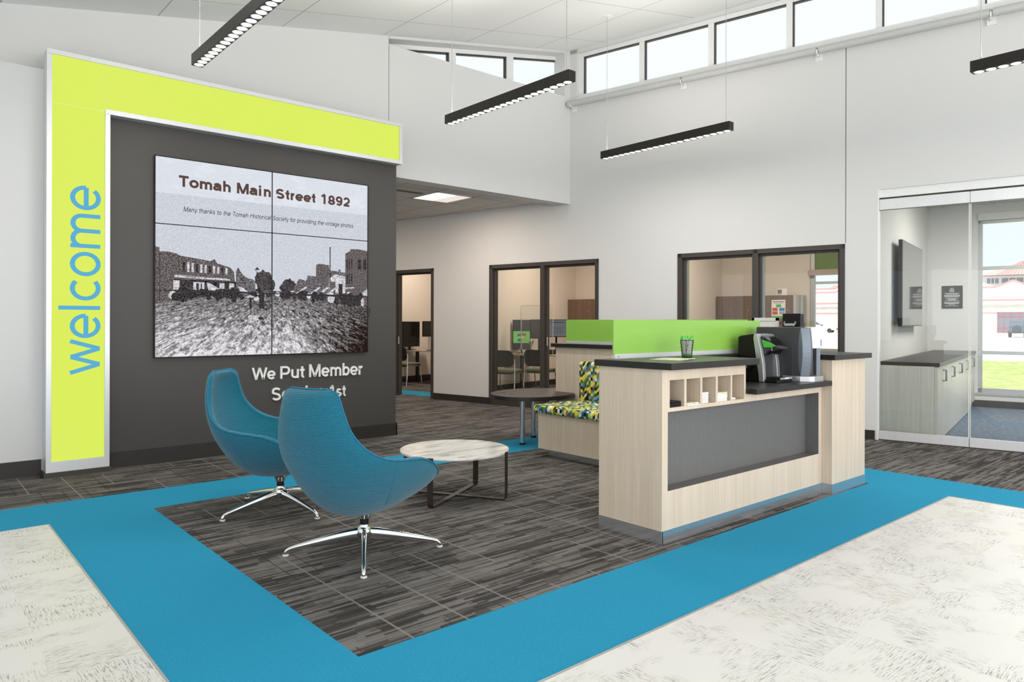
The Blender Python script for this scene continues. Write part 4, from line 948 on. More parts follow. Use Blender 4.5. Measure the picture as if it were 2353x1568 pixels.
# pigeonhole contents
hz = .8575
f = MB(); f.box(3.735, 3.872, 2.79, 2.95, hz, hz + .028); f.box(3.75, 3.86, 2.782, 2.90, hz + .028, hz + .036); tag(f.build('black_case', 'black_plastic', bevel=.006), 'flat black case in the leftmost pigeonhole', 'case')
for k in range(2):
    f = MB(); f.box(3.915 + .004 * k, 4.052, 2.772 + .01 * k, 2.96, hz + .008 * k, hz + .007 + .008 * k); tag(f.build('booklet', ['paper', 'leaflet_print'][k]), ['white booklet lying lowest in the second pigeonhole', 'printed booklet lying on top in the second pigeonhole'][k], 'booklet', 'booklets in the pigeonholes')
ORD = ['lowest', 'second from the bottom', 'third from the bottom', 'fourth from the bottom', 'fifth from the bottom', 'topmost']
R = random.Random(2)
for k in range(6):
    f = MB(); dx = R.uniform(-.004, .004); f.box(4.090, 4.170 + dx, 2.781 + R.uniform(0, .006), 2.95, hz + .0125 * k, hz + .0113 + .0125 * k); tag(f.build('booklet', 'paper', bevel=.003), 'white booklet in the middle pigeonhole, %s of its stack' % ORD[k], 'booklet', 'booklets in the pigeonholes')
for k in range(6):
    f = MB(); dx = R.uniform(-.004, .004); f.box(4.275 + dx, 4.392 + dx, 2.778 + R.uniform(0, .006), 2.95, hz + .0105 * k, hz + .0098 + .0105 * k); tag(f.build('booklet', 'paper' if k < 5 else 'leaflet_print', bevel=.002), '%s booklet in the fourth pigeonhole, %s of its stack' % ('white' if k < 5 else 'printed', ORD[k]), 'booklet', 'booklets in the pigeonholes')
for k in range(2):
    f = MB(); f.box(4.452, 4.530 - .01 * k, 2.80, 2.95, hz + .007 * k, hz + .006 + .007 * k); tag(f.build('booklet', 'paper'), ['white booklet lying lowest in the rightmost pigeonhole', 'white booklet lying on top in the rightmost pigeonhole'][k], 'booklet', 'booklets in the pigeonholes')

# small pod brewer
ZB = .930
t = thing('pod_brewer', 'black pod coffee brewer with silver uprights and green label', 'coffee machine', (5.33, 3.0, ZB))
FYZ = lambda a, b, w: Vector((w, a, b))
f = MB(); f.prism([(3.195, ZB + .004), (3.195, 1.285), (3.17, 1.298), (3.07, 1.312), (3.045, 1.312), (3.03, 1.20), (3.03, ZB + .004)], 5.20, 5.455, FYZ); f.build('body', 'black_plastic', t, bevel=.006)
f = MB(); f.box(5.21, 5.45, 2.86, 3.03, ZB, ZB + .022); f.build('base', 'black_plastic', t, bevel=.003)
f = MB(); f.box(5.245, 5.415, 2.855, 2.995, ZB + .022, ZB + .034)
for k in range(9): f.box(5.255, 5.405, 2.866 + k * .013, 2.872 + k * .013, ZB + .034, ZB + .037)
f.build('drip_tray', 'black_plastic', t)
f = MB(); f.box(5.235, 5.425, 2.846, 2.856, ZB + .026, ZB + .040); f.build('tray_edge', 'chrome', t)
up_ = [(3.05, 1.312), (3.02, 1.306), (2.992, 1.20), (2.972, 1.08), (2.965, .96), (2.963, ZB + .004), (3.005, ZB + .004), (3.012, 1.0), (3.04, 1.18), (3.055, 1.28)]
for x0, x1_ in ((5.194, 5.234), (5.410, 5.4555)):
    f = MB(); f.prism(up_, x0, x1_, FYZ); f.build('upright', 'silver_plastic', t, bevel=.003)
f = MB(); f.prism([(3.05, 1.314), (3.012, 1.310), (3.016, 1.285), (3.05, 1.285)], 5.232, 5.421, FYZ); f.build('top_bar', 'silver_plastic', t, bevel=.003)
f = MB(); f.box(5.232, 5.421, 3.005, 3.03, ZB + .03, 1.16); f.build('splash_back', 'grey_plastic', t)
f = MB(); head = [(3.03, 1.30), (2.985, 1.288), (2.945, 1.262), (2.918, 1.222), (2.918, 1.18), (2.935, 1.152), (2.97, 1.142), (3.03, 1.150)]
f.prism(head, 5.236, 5.417, FYZ); f.build('brew_head', 'black_gloss', t, bevel=.014, seg=4)
f = MB(); f.prism([(2.93, 1.225), (2.862, 1.206), (2.858, 1.196), (2.93, 1.192)], 5.265, 5.388, FYZ); f.build('handle', 'grey_plastic', t, bevel=.006)
f = MB(); f.prism([(3.00, 1.262), (2.995, 1.264), (2.93, 1.245), (2.884, 1.222), (2.90, 1.212), (2.955, 1.205), (2.985, 1.208)], 5.2262, 5.236, FYZ); simple('pod_green', srgb(78, 178, 66), .35, var=.35, nscale=60); f.build('label', 'pod_green', t)
f = MB(); f.box(5.30, 5.35, 2.9165, 2.9185, 1.213, 1.219); f.build('badge', 'silver_plastic', t)
f = MB()
for y, z in ((3.135, 1.04),): f.lathe([(.026, 0), (.026, .003), (.020, .004)], 20, (5.20, y, z), fn=lambda a, b, c_: Vector((-c_, a, b)))
f.add([(5.1985, 3.10, 1.00), (5.1985, 3.07, 1.00), (5.1985, 3.05, 1.055), (5.1985, 3.08, 1.055)], [(0, 1, 2, 3)]); f.build('side_vent', 'black_gloss', t)

# large brewer
t = thing('coffee_brewer', 'large grey coffee brewer with white front dispenser', 'coffee machine', (5.6, 2.95, ZB))
f = MB(); f.box(5.462, 5.738, 2.862, 3.185, ZB + .004, 1.367); f.build('body', 'grey_plastic', t, bevel=.006)
f = MB(); f.prism([(5.462, 2.861), (5.468, 2.80), (5.50, 2.762), (5.50, 2.861)], ZB + .045, 1.364, ID); f.build('side_cowl', 'grey_plastic', t)
f = MB(); vs = []; n_ = 10
for i in range(n_ + 1):
    z = ZB + .045 + (1.362 - ZB - .045) * i / n_; b = .018 * sin(pi * i / n_)
    vs += [(5.468 - b * .2, 2.800 - b, z), (5.505, 2.752 - b, z), (5.528, 2.748 - b, z), (5.528, 2.861, z), (5.468, 2.861, z)]
f.add(vs, [[i * 5 + j, i * 5 + (j + 1) % 5, (i + 1) * 5 + (j + 1) % 5, (i + 1) * 5 + j] for i in range(n_) for j in range(5)] + [[0, 1, 2, 3, 4], [n_ * 5 + k for k in range(5)]]); f.build('front_cowl', 'blue_grey_plastic', t, bevel=.003)
f = MB(); f.prism([(5.528, 2.80), (5.532, 2.742), (5.555, 2.722), (5.61, 2.716), (5.655, 2.726), (5.672, 2.75), (5.672, 2.80)], 1.197, 1.368, ID); f.build('dispenser_hood', 'white_plastic', t, bevel=.006)
f = MB(); f.box(5.53, 5.68, 2.78, 2.86, ZB + .03, 1.20); f.build('brew_niche', 'black_plastic', t)
f = MB(); f.box(5.53, 5.56, 2.742, 2.78, ZB + .03, 1.197); f.build('niche_post', 'grey_plastic', t, bevel=.004)
f = MB(); f.prism([(5.68, 2.861), (5.68, 2.775), (5.70, 2.752), (5.735, 2.77), (5.738, 2.861)], ZB + .03, 1.24, ID); f.build('side_cowl', 'blue_grey_plastic', t, bevel=.004)
f = MB(); f.box(5.705, 5.735, 2.80, 2.861, 1.24, 1.345); f.box(5.69, 5.738, 2.78, 2.861, 1.335, 1.36); f.build('top_bracket', 'grey_plastic', t)
f = MB(); f.prism([(5.460, 2.95), (5.460, 2.80), (5.50, 2.742), (5.54, 2.72), (5.67, 2.712), (5.74, 2.745), (5.74, 2.95)], ZB, ZB + .045, ID); f.build('base_trim', 'silver_plastic', t, bevel=.003)
f = MB(); simple('sticker_blue', srgb(60, 90, 160), .4)
for k in range(5): f.box(5.645, 5.652 + .003 * (k % 2), 2.7165 - .0, 2.7235, 1.215 + .011 * k, 1.222 + .011 * k)
f.build('sticker', 'sticker_blue', t)

# dispenser box and white framed notice on the far end of the end cabinet
t = thing('supply_dispenser', 'tall black dispenser box with clear tray behind the brewer', 'dispenser', (6.10, 3.19, 1.1415))
f = MB(); f.box(6.06, 6.125, 3.105, 3.275, 1.1415, 1.485); f.build('housing', 'deep_black', t, bevel=.004)
f = MB(); f.box(6.045, 6.06, 3.145, 3.255, 1.375, 1.386); f.box(6.045, 6.06, 3.145, 3.152, 1.375, 1.415); f.box(6.045, 6.06, 3.248, 3.255, 1.375, 1.415); f.box(6.052, 6.06, 3.145, 3.255, 1.386, 1.397); f.build('tray', 'silver_plastic', t)
t = thing('notice_frame', 'white framed notice standing behind the long green divider', 'picture frame', (6.1, 3.46, 1.1415))
f = MB()
for a in ((3.335, 3.595, 1.42, 1.448), (3.335, 3.595, 1.15, 1.175), (3.335, 3.358, 1.15, 1.448), (3.572, 3.595, 1.15, 1.448)): f.box(6.09, 6.108, *a)
f.build('frame', 'white_plastic', t)
f = MB(); f.box(6.10, 6.104, 3.355, 3.575, 1.17, 1.425); f.box(6.095, 6.12, 3.335, 3.595, 1.1415, 1.152); f.build('sheet', 'paper', t)

# ================================================================== MEETING ROOM
t = thing('base_cabinet', 'long grey wood base cabinet along the meeting room wall', 'cabinet', W(4.65, 2.4, 0))
f = MB(); f.box(4.383, 4.955, .155, 4.83, .0, .893, 0, W); f.build('carcass', 'grey_wood', t)
for k in range(5):
    a = .157 + k * .934; m = MB(); m.box(4.957, 4.985, a + .003, a + .931, .01 if k < 4 else .10, .885, 0, W); d_ = m.build('door', 'grey_wood', t)
    h = MB(); y = a + (.42 if k == 0 else .38)
    h.tube([W(4.985, y + .10, .70), W(5.018, y + .10, .70), W(5.018, y + .10, .83), W(4.985, y + .10, .83)], .011, 8); h.build('handle', 'handle_grey', d_)
f = MB(); f.box(4.384, 5.008, .155, OB - .003, .8965, .938, 0, W); tag(f.build('worktop', 'black_laminate', bevel=.002), 'dark grey worktop on the meeting room base cabinet', 'worktop')
t = thing('wall_television', 'flat television mounted on the meeting room side wall', 'television', W(4.35, 2.3, 1.36))
f = MB(); f.box(4.365, 4.412, 1.50, 3.31, 1.360, 2.548, 0, W); f.build('housing', 'screen_black', t, bevel=.004)
f = MB(); f.box(4.4125, 4.4145, 1.515, 3.295, 1.378, 2.535, 0, W); f.build('display', 'tv_glass', t)
f = MB(); f.box(4.291, 4.365, 2.1, 2.7, 1.7, 2.2, 0, W); f.build('wall_mount', 'black_metal', t)
t = thing('wall_plaque', 'black housing notice plaque with white house symbol on meeting room wall', 'plaque', W(4.66, OB, 1.66))
f = MB(); f.box(4.505, 4.812, OB - .010, OB - .001, 1.655, 2.046, 0, W); f.build('board', 'black_plastic', t)
f = MB(); po = OB - .0115; PF = lambda a, b, w: W(a, w, b)
hc = 4.655
f.prism([(hc - .036, 1.975), (hc, 2.014), (hc + .036, 1.975), (hc + .029, 1.975), (hc, 2.004), (hc - .029, 1.975)], po, po + .001, PF)
for a, b, c_, d_ in ((hc - .030, hc - .024, 1.945, 1.98), (hc + .024, hc + .030, 1.945, 1.98), (hc - .030, hc + .030, 1.940, 1.946), (hc - .013, hc + .013, 1.972, 1.979), (hc - .013, hc + .013, 1.957, 1.964)): f.box(a, b, po, po + .001, c_, d_, 0, W)
R = random.Random(3)
for k, (z, w0) in enumerate(((1.915, .11), (1.903, .09), (1.885, .115), (1.873, .12), (1.861, .118), (1.849, .09), (1.825, .10), (1.813, .06), (1.801, .06), (1.789, .105), (1.762, .11), (1.750, .115), (1.738, .10), (1.726, .05), (1.700, .10))):
    f.box(hc - w0, hc + w0, po, po + .001, z, z + .005, 0, W)
f.build('plaque_marks', 'paper', t)

# ================================================================== OFFICES
def guest_chair(label, loc, rot, group='guest chairs in the offices'):
    t = thing('guest_chair', label, 'chair', loc, group, rot)
    f = MB(); poly = rrect(-.225, .225, .55, .87, .10, 6); vs = []
    for (a, b) in poly: vs.append((-.20 - .05 * (b - .55) / .3 - .04 * (1 - (a / .225) ** 2), a, b))
    k = len(poly); vs += [(v[0] - .02, v[1], v[2]) for v in vs]; f.add(vs, [list(range(k)), list(range(k, 2 * k))] + [[i, (i + 1) % k, k + (i + 1) % k, k + i] for i in range(k)], 0); f.build('backrest', 'black_plastic', t, local=True)
    f = MB(); poly = rrect(-.23, .24, -.235, .235, .08, 6); f.prism(poly, .43, .475, lambda a, b, w: Vector((a, b, w + .03 * (abs(b) / .235) ** 2))); f.build('seat', 'olive_fabric', t, local=True, bevel=.012)
    f = MB(); poly = rrect(-.225, .235, -.23, .23, .08, 6); f.prism(poly, .405, .43, lambda a, b, w: Vector((a, b, w + .03 * (abs(b) / .235) ** 2))); f.build('seat_shell', 'black_plastic', t, local=True)
    for s_ in (-1, 1):
        f = MB(); f.tube([(-.25, s_ * .245, 0.0), (-.22, s_ * .245, .30), (-.215, s_ * .24, .70)], .012, 8); f.build('leg', 'chrome', t, local=True)
        f = MB(); f.tube([(.24, s_ * .235, 0.0), (.17, s_ * .235, .42), (.05, s_ * .24, .435), (-.215, s_ * .24, .44)], .012, 8); f.build('leg', 'chrome', t, local=True)
    return t
def ang(v): return math.atan2(v.y, v.x)
aN = ang(RN)
guest_chair('black backed guest chair at the left behind the office window', (*W(-2.30, 1.38, 0).xy, 0), aN + .25)
guest_chair('black backed guest chair at the middle bar of the office window', (*W(-1.94, 1.98, 0).xy, 0), aN + .1)
guest_chair('black backed guest chair seen through the open office door', (*W(-5.39, 1.72, 0).xy, 0), radians(12))
def desk(label, s0, s1, o0, o1, z=.755):
    t = thing('desk', label, 'desk', W((s0 + s1) / 2, (o0 + o1) / 2, 0), 'office desks')
    f = MB(); f.box(s0, s1, o0, o1, z - .03, z, 0, W); f.build('desktop', 'desk_top', t, bevel=.003)
    for s_ in (s0 + .06, s1 - .1):
        f = MB(); f.box(s_, s_ + .04, o0 + .1, o1 - .1, 0.0, .03, 0, W); f.box(s_, s_ + .04, (o0 + o1) / 2 - .04, (o0 + o1) / 2 + .04, .03, z - .03, 0, W); f.build('leg', 'black_metal', t)
desk('beige desk behind the guest chairs in the office with window', -2.92, -1.10, 2.20, 2.95)
desk('beige desk in the office behind the open door', -5.97, -4.6, 2.15, 2.95)
def monitor(label, c, w, h, rot, z, portrait=False, screen='screen_black', arm=False, zd=.755):
    t = thing('monitor', label, 'monitor', (c.x, c.y, zd), 'office monitors'); d = Vector((cos(rot), sin(rot), 0)); sd = Vector((-d.y, d.x, 0))
    fn = lambda a, b, w_: Vector((c.x, c.y, 0)) + sd * a + d * b + Vector((0, 0, w_))
    f = MB(); f.box(-w / 2, w / 2, -.02, .02, z, z + h, 0, fn); f.build('housing', 'black_plastic', t, bevel=.004)
    f = MB(); f.box(-w / 2 + .012, w / 2 - .012, .0205, .0215, z + .015, z + h - .012, 0, fn); f.build('display', screen, t)
    f = MB(); f.box(-.11, .11, -.10, .08, zd, zd + .012, 0, fn); f.box(-.02, .02, -.05, -.02, zd + .012, z + h * .5, 0, fn); f.build('stand', 'silver_plastic' if arm else 'black_plastic', t)
    return t, fn
aV = ang(-fwd)
emis('ad_green', srgb(122, 190, 96), .75); emis('page_grey', srgb(100, 102, 104), .9); emis('page_line', srgb(58, 62, 68), .9)
simple('blob_red', srgb(196, 70, 66), .5); simple('blob_violet', srgb(140, 110, 190), .5); simple('blob_yellow', srgb(206, 190, 70), .5); simple('blob_blue', srgb(40, 130, 210), .5)
t, fn = monitor('portrait monitor showing a green advert behind the guest chairs', W(-2.76, 2.45, 0), .37, .62, aV, .83)
f = MB(); f.box(-.172, .172, .0217, .0222, .97, 1.215, 0, fn); f.build('advert', 'ad_green', t)
for (a, b, m_) in ((.055, 1.145, 'blob_red'), (-.05, 1.135, 'blob_violet'), (.06, 1.035, 'blob_yellow'), (-.045, 1.03, 'blob_blue'), (.0, 1.085, 'paper')):
    f = MB(); k = 18; f.add([fn(a + .042 * cos(2 * pi * i / k), .0226, b + .028 * sin(2 * pi * i / k)) for i in range(k)], [list(range(k))]); f.build('advert_bubble', m_, t)
monitor('dark monitor beside the middle bar of the office window', W(-2.46, 2.66, 0), .36, .40, aV, 1.06)
t, fn = monitor('monitor with a grey page at the right side of the office window', W(-2.03, 2.66, 0), .46, .36, aV, 1.10, screen='page_grey')
f = MB(); f.box(-.13, .17, .0217, .0222, 1.392, 1.408, 0, fn)
for k in range(5): f.box(-.05, .17 - .03 * (k % 3), .0217, .0222, 1.30 - .03 * k, 1.306 - .03 * k, 0, fn)
f.build('page_text', 'page_line', t)
monitor('dark monitor turned sideways on the desk behind the open door', W(-5.80, 2.24, 0), .52, .58, aV + .85, .83)
monitor('smaller dark monitor on a white arm behind the open door', W(-5.50, 2.56, 0), .36, .36, aV + .5, 1.06, arm=True)
f = MB(); f.box(-5.25, -5.0, 2.2, 2.34, .757, .775, 0, W); tag(f.build('keyboard', 'grey_plastic'), 'grey keyboard on the desk behind the open door', 'keyboard')
# acrylic guard and stand on the desk
t = thing('desk_guard', 'clear acrylic guard standing on the office desk', 'screen', W(-2.2, 2.24, .755))
f = MB(); f.box(-2.62, -1.83, 2.237, 2.243, .80, 1.74, 0, W); f.build('acrylic_panel', 'clear_glass', t)
f = MB(); f.tube([W(-2.62, 2.24, .757), W(-2.62, 2.24, 1.70), W(-2.60, 2.24, 1.74), W(-1.87, 2.24, 1.74), W(-1.83, 2.24, 1.70), W(-1.83, 2.24, .757)], .005, 6); f.build('edge', 'acrylic_edge_clear' if 0 else 'white_nylon', t)
t = thing('tripod_stand', 'small silver tripod stand on the desk before the portrait monitor', 'stand', W(-2.66, 2.31, .755)); f = MB(); c = W(-2.66, 2.31, 0)
f.tube([c + Vector((0, 0, .90)), c + Vector((0, 0, 1.46))], .007, 8); f.lathe([(.016, 1.36), (.016, 1.39)], 12, c); f.lathe([(.016, .90), (.016, .94)], 12, c); f.build('post', 'silver_plastic', t)
for k in range(3): a = 2 * pi * k / 3 + .4; f = MB(); f.tube([c + Vector((0, 0, .91)), c + Vector((.09 * cos(a), .09 * sin(a), .757))], .005, 6); f.build('leg', 'silver_plastic', t)
# pot plant and phone
t = thing('desk_plant', 'small potted plant on the desk beside the portrait monitor', 'plant', W(-2.50, 2.42, .755)); c = W(-2.50, 2.42, .755)
f = MB(); f.lathe([(.035, 0), (.05, .09)], 18, c); f.build('pot', 'black_plastic', t); simple('leaf_green', srgb(96, 130, 58), .5, var=.2)
f = MB(); R = random.Random(5)
for k in range(16):
    a = R.uniform(0, 2 * pi); l = R.uniform(.12, .24); d = Vector((cos(a), sin(a), 0)); b = c + Vector((0, 0, .09)); m_ = b + d * l * .3 + Vector((0, 0, l * .8)); e_ = b + d * l * .7 + Vector((0, 0, l * .75)); s_ = Vector((-sin(a), cos(a), 0)) * .014
    f.add([b, m_ + s_, e_, m_ - s_], [(0, 1, 2, 3)])
f.build('foliage', 'leaf_green', t)
t = thing('desk_phone', 'black desk phone on the office desk near the bench partition', 'phone', W(-1.98, 2.42, .755))
f = MB(); f.prism([(2.32, .757), (2.52, .757), (2.52, .84), (2.48, .85)], -2.10, -1.90, lambda a, b, w: W(w, a, b)); f.build('base', 'black_plastic', t, bevel=.004)
f = MB(); f.tube([W(-2.12, 2.36, .81), W(-2.125, 2.44, .87), W(-2.12, 2.52, .89)], .02, 10); f.build('handset', 'black_plastic', t)

# overhead cabinets
def overhead(label, s0, s1, z0, z1, o0, n, endcap):
    t = thing('overhead_cabinet', label, 'cabinet', W((s0 + s1) / 2, (o0 + OB) / 2, z0), 'brown overhead cabinets in the offices')
    f = MB(); f.box(s0, s1, o0 + .02, OB - .002, z0, z1, 0, W); f.build('carcass', 'brown_wood', t)
    for k in range(n):
        a = s0 + (s1 - s0) * k / n; b = s0 + (s1 - s0) * (k + 1) / n; m = MB(); m.box(a + .003, b - .003, o0, o0 + .018, z0, z1, 0, W); d_ = m.build('door', 'brown_wood', t)
        h = MB(); h.lathe([(.009, 0), (.009, .004)], 12, W(b - .10, o0 - .004, (z0 + z1) / 2 - .02), fn=lambda x, y, z: RN * z + RD * x + Vector((0, 0, y))); h.build('lock', 'silver_plastic', d_)
    if endcap:
        f = MB(); k = 14; vs = []
        for z in (z0, z1): vs += [W(s1 + .14 * sin(pi / 2 * i / k), o0 + .14 * (1 - cos(pi / 2 * i / k)), z) for i in range(k + 1)] + [W(s1 + .14, OB - .002, z), W(s1, OB - .002, z)]
        m = k + 3; f.add(vs, [list(range(m)), list(range(m, 2 * m))] + [[i, (i + 1) % m, m + (i + 1) % m, m + i] for i in range(m)]); f.build('end_cap', 'silver_plastic', t)
overhead('brown overhead cabinet with silver end in the right office', .62, 2.12, 1.40, 1.93, 4.493, 4, True)
overhead('brown overhead cabinet in the left office above the monitors', -2.94, -1.0, 1.40, 1.93, 4.493, 3, False)
f = MB()
t = thing('poster', 'white poster with coloured cards on the right office cabinet', 'poster', W(1.85, 4.49, 1.68))
f.box(1.72, 1.98, 4.4885, 4.4915, 1.49, 1.842, 0, W); f.build('sheet', 'paper', t)
for (a, b, c_, d_, m_) in ((1.805, 1.90, 1.70, 1.755, 'pod_green'), (1.735, 1.835, 1.63, 1.69, 'blob_red'), (1.865, 1.965, 1.63, 1.69, 'blob_blue'), (1.735, 1.835, 1.56, 1.62, 'blob_red'), (1.865, 1.965, 1.56, 1.62, 'tan_metal'), (1.72, 1.98, 1.49, 1.535, 'pod_green'), (1.74, 1.96, 1.80, 1.812, 'black_plastic'), (1.77, 1.93, 1.772, 1.778, 'grey_plastic')):
    f = MB(); f.box(a, b, 4.4872, 4.4886, c_, d_, 0, W); f.build('printed_block', m_, t)
t = thing('photo_card', 'small white photo card standing on the right office cabinet', 'card', W(1.88, 4.60, 1.93))
f = MB(); f.box(1.79, 1.98, 4.595, 4.60, 1.931, 2.062, 0, W); f.build('card', 'paper', t)
f = MB(); f.box(1.80, 1.88, 4.593, 4.595, 1.965, 2.045, 0, W); f.box(1.80, 1.87, 4.593, 4.595, 1.94, 1.95, 0, W); simple('photo_print', srgb(120, 108, 98), .6, var=.5, nscale=40); f.build('picture', 'photo_print', t)

# troffer in the corridor ceiling, air slot
t = thing('troffer_light', 'square recessed ceiling light beyond the hung wall', 'ceiling light', (6.39, 9.04, 3.30))
f = MB(); z = 3.3245
for a in ((6.045, 6.075, 8.69, 9.39), (6.705, 6.735, 8.69, 9.39), (6.045, 6.735, 8.69, 8.72), (6.045, 6.735, 9.36, 9.39)): f.box(*a, z - .008, z)
f.build('frame', 'white_trim', t)
f = MB(); f.box(6.075, 6.43, 8.72, 9.36, z - .004, z - .002, 0); f.box(6.43, 6.705, 8.72, 9.36, z - .004, z - .002, 1); emis('troffer_side', (1.0, .9, .8), .85); f.build('diffuser', ['troffer_glow', 'troffer_side'], t)
f = MB(); f.box(5.35, 5.97, 8.93, 9.02, z - .006, z); tag(f.build('air_slot', 'bronze_frame'), 'dark air slot in the corridor ceiling beside the square light', 'vent')
area('troffer_lamp', (6.39, 9.04, 3.29), (6.39, 9.04, 0), .6, .6, 34, WARM)
area('corridor_lamp', (5.0, 11.5, 3.29), (5.0, 11.5, 0), .6, .6, 42, WARM)
for s, o, p in ((-4.6, 2.2, 60), (-1.3, 2.6, 75), (2.3, 2.4, 75)):
    area('office_lamp', W(s, o, 3.37), W(s, o, 0), .6, 1.2, p, WARM)
area('meeting_lamp', W(6.4, 2.4, 3.37), W(6.4, 2.4, 0), .6, 1.8, 130, SOFT)

# ================================================================== OUTSIDE
GZ = -.18
def mk_grass():
    t_ = NT('lawn_grass'); p = t_.pos(); n = t_.noise(t_.scale(p, (3, 3, 1)), 1.0, 6, .8); n2 = t_.noise(p, .8, 3)
    c = t_.ramp(n, [(.32, srgb(120, 150, 66)), (.5, srgb(188, 204, 120)), (.66, srgb(232, 236, 196))]); c = t_.mix(t_.math('MULTIPLY', n2, .4), c, srgb(214, 214, 140)); t_.bsdf(c, .9, spec=.1); MATS['lawn_grass'] = t_.m
mk_grass()
simple('pale_concrete', (.86, .85, .83), .9, var=.03, nscale=2); simple('stucco', (.86, .84, .81), .9, var=.02, nscale=2); simple('red_trim', srgb(206, 150, 146), .6); simple('roof_red', srgb(226, 176, 168), .5); simple('roof_seam', srgb(196, 140, 134), .5)
simple('frame_red', srgb(176, 92, 96), .5); simple('glass_dark', srgb(120, 128, 138), .15); simple('jeep_blue', srgb(96, 108, 122), .3); simple('tyre', srgb(66, 66, 68), .7); simple('van_white', srgb(232, 232, 234), .3); simple('car_blue', srgb(104, 130, 168), .3); simple('car_glass', srgb(110, 122, 140), .1); simple('lamp_red', srgb(186, 90, 84), .4)
def mk_block():
    t_ = NT('block_wall'); b = t_.n('ShaderNodeTexBrick'); v = t_.obj(); x, y, z = t_.xyz(v); t_.l(t_.comb(y, z, 0.0), b.inputs['Vector'])
    b.inputs['Scale'].default_value = 1.0; b.inputs['Brick Width'].default_value = .55; b.inputs['Row Height'].default_value = .26; b.inputs['Mortar Size'].default_value = .025
    b.inputs['Color1'].default_value = (*srgb(206, 198, 186), 1); b.inputs['Color2'].default_value = (*srgb(222, 214, 202), 1); b.inputs['Mortar'].default_value = (*srgb(238, 232, 224), 1)
    t_.bsdf(b.outputs[0], .9, spec=.1); MATS['block_wall'] = t_.m
mk_block()
def spread(s0, s1, o0, o1, z): return [W(s0, o0, z), W(s1, o0, z), W(s1, o1, z), W(s0, o1, z)]
f = MB(); f.quad(spread(-60, 60, OB + .25, 27, GZ)); tag(f.build('lawn', 'lawn_grass'), 'bright green lawn outside the meeting room window', 'lawn', kind='stuff')
f = MB(); f.quad(spread(-120, 120, 27, 260, GZ - .01)); struct(f.build('ground', 'pale_concrete'))
# shop building seen through the meeting room window
o = 105.0; t = thing('shop_building', 'pale building with red metal roof across the road', 'building', W(3, o + 6, GZ), 'buildings across the road')
BF = lambda a, b, w: W(a, w, b)
f = MB(); f.prism([(-9, GZ), (16, GZ), (16, 4.0), (-9, 4.0)], o, o + 14, BF); f.build('block_wall', 'block_wall', t)
f = MB(); f.prism([(-9, 3.9), (16, 3.9), (16, 6.2), (3.4, 6.2), (1.47, 7.03), (-.43, 6.2), (-9, 6.2)], o - .4, o + 2, BF); f.build('parapet', 'stucco', t)
f = MB(); f.prism([(-9, 6.13), (-.45, 6.13), (1.47, 6.97), (3.4, 6.13), (16, 6.13), (16, 6.36), (3.4, 6.36), (1.47, 7.20), (-.45, 6.36), (-9, 6.36)], o - .5, o - .38, BF); f.box(-9, 16, o - .5, o - .38, 4.40, 4.64, 0, W); f.box(-9, -.3, o - .06, o + .01, 2.74, 2.92, 0, W); f.build('trim_band', 'red_trim', t)
f = MB(); f.box(-2.2, 8, o + 4, o + 12, 6.2, 7.95, 0, W); f.build('upper_storey', 'stucco', t)
for a, b in ((-1.67, -.37), (.02, 2.4), (2.6, 5)):
    f = MB(); f.box(a, b, o + 3.93, o + 4.02, 6.95, 7.62, 0, W); wn = f.build('window', 'glass_dark', t)
    f = MB()
    for q in range(1, 3): x = a + (b - a) * q / 3; f.box(x - .05, x + .05, o + 3.90, o + 3.94, 6.95, 7.62, 0, W)
    f.build('mullion', 'stucco', wn)
f = MB(); pk = W(2.3, o + 8, 10.2); base = [W(-2.6, o + 3.4, 8.0), W(-.4, o + 2.6, 8.0), W(5.0, o + 2.6, 8.0), W(7.2, o + 3.4, 8.0), W(7.2, o + 13, 8.0), W(-2.6, o + 13, 8.0)]
f.add(base + [pk], [(i, (i + 1) % 6, 6) for i in range(6)] + [(0, 1, 2, 3, 4, 5)]); f.build('roof', 'roof_red', t)
f = MB()
for k in range(13):
    q = k / 12; p = base[1] * (1 - q) + base[2] * q; f.tube([p + Vector((0, 0, .03)), p + (pk - p) * (.97 if k in (0, 12) else .55 + .40 * (1 - abs(q - .5) * 2)) + Vector((0, 0, .03))], .035, 4)
f.build('roof_seam', 'roof_seam', t)
f = MB(); f.box(-.28, 5.0, o - .05, o + .02, .22, 2.9, 0, W); sw = f.build('shop_window', 'glass_dark', t)
f = MB()
for x in (-.28, .37, 1.11, 2.08, 3.0, 4.0, 4.95): f.box(x, x + .12, o - .10, o - .04, .22, 2.9, 0, W)
for z in (.22, .78, 2.28, 2.80): f.box(-.28, 5.07, o - .10, o - .04, z, z + .12, 0, W)
f.build('window_frame', 'frame_red', sw)
# neighbouring wing seen through the right office window
o = 130.0; t = thing('long_building', 'long pale building with red trim seen through the right office', 'building', W(-27, o + 6, GZ), 'buildings across the road')
f = MB(); f.box(-42, -16, o, o + 14, GZ, 4.5, 0, W); f.build('block_wall', 'block_wall', t)
f = MB(); f.prism([(-42, 4.4), (-16, 4.4), (-16, 8.6), (-25.6, 7.95), (-26.1, 7.62), (-42, 7.62)], o - .4, o + 2, BF); f.build('parapet', 'stucco', t)
f = MB()
for z in (7.60, 6.93): f.prism([(-42, z), (-26.1, z), (-25.5, z + .3), (-20, z + .55), (-20, z + .75), (-25.5, z + .5), (-26.1, z + .2), (-42, z + .2)], o - .5, o - .38, BF)
f.box(-42, -16, o - .5, o - .38, 4.86, 5.12, 0, W); f.box(-42, -16, o - .06, o + .01, 3.08, 3.26, 0, W); f.build('trim_band', 'red_trim', t)
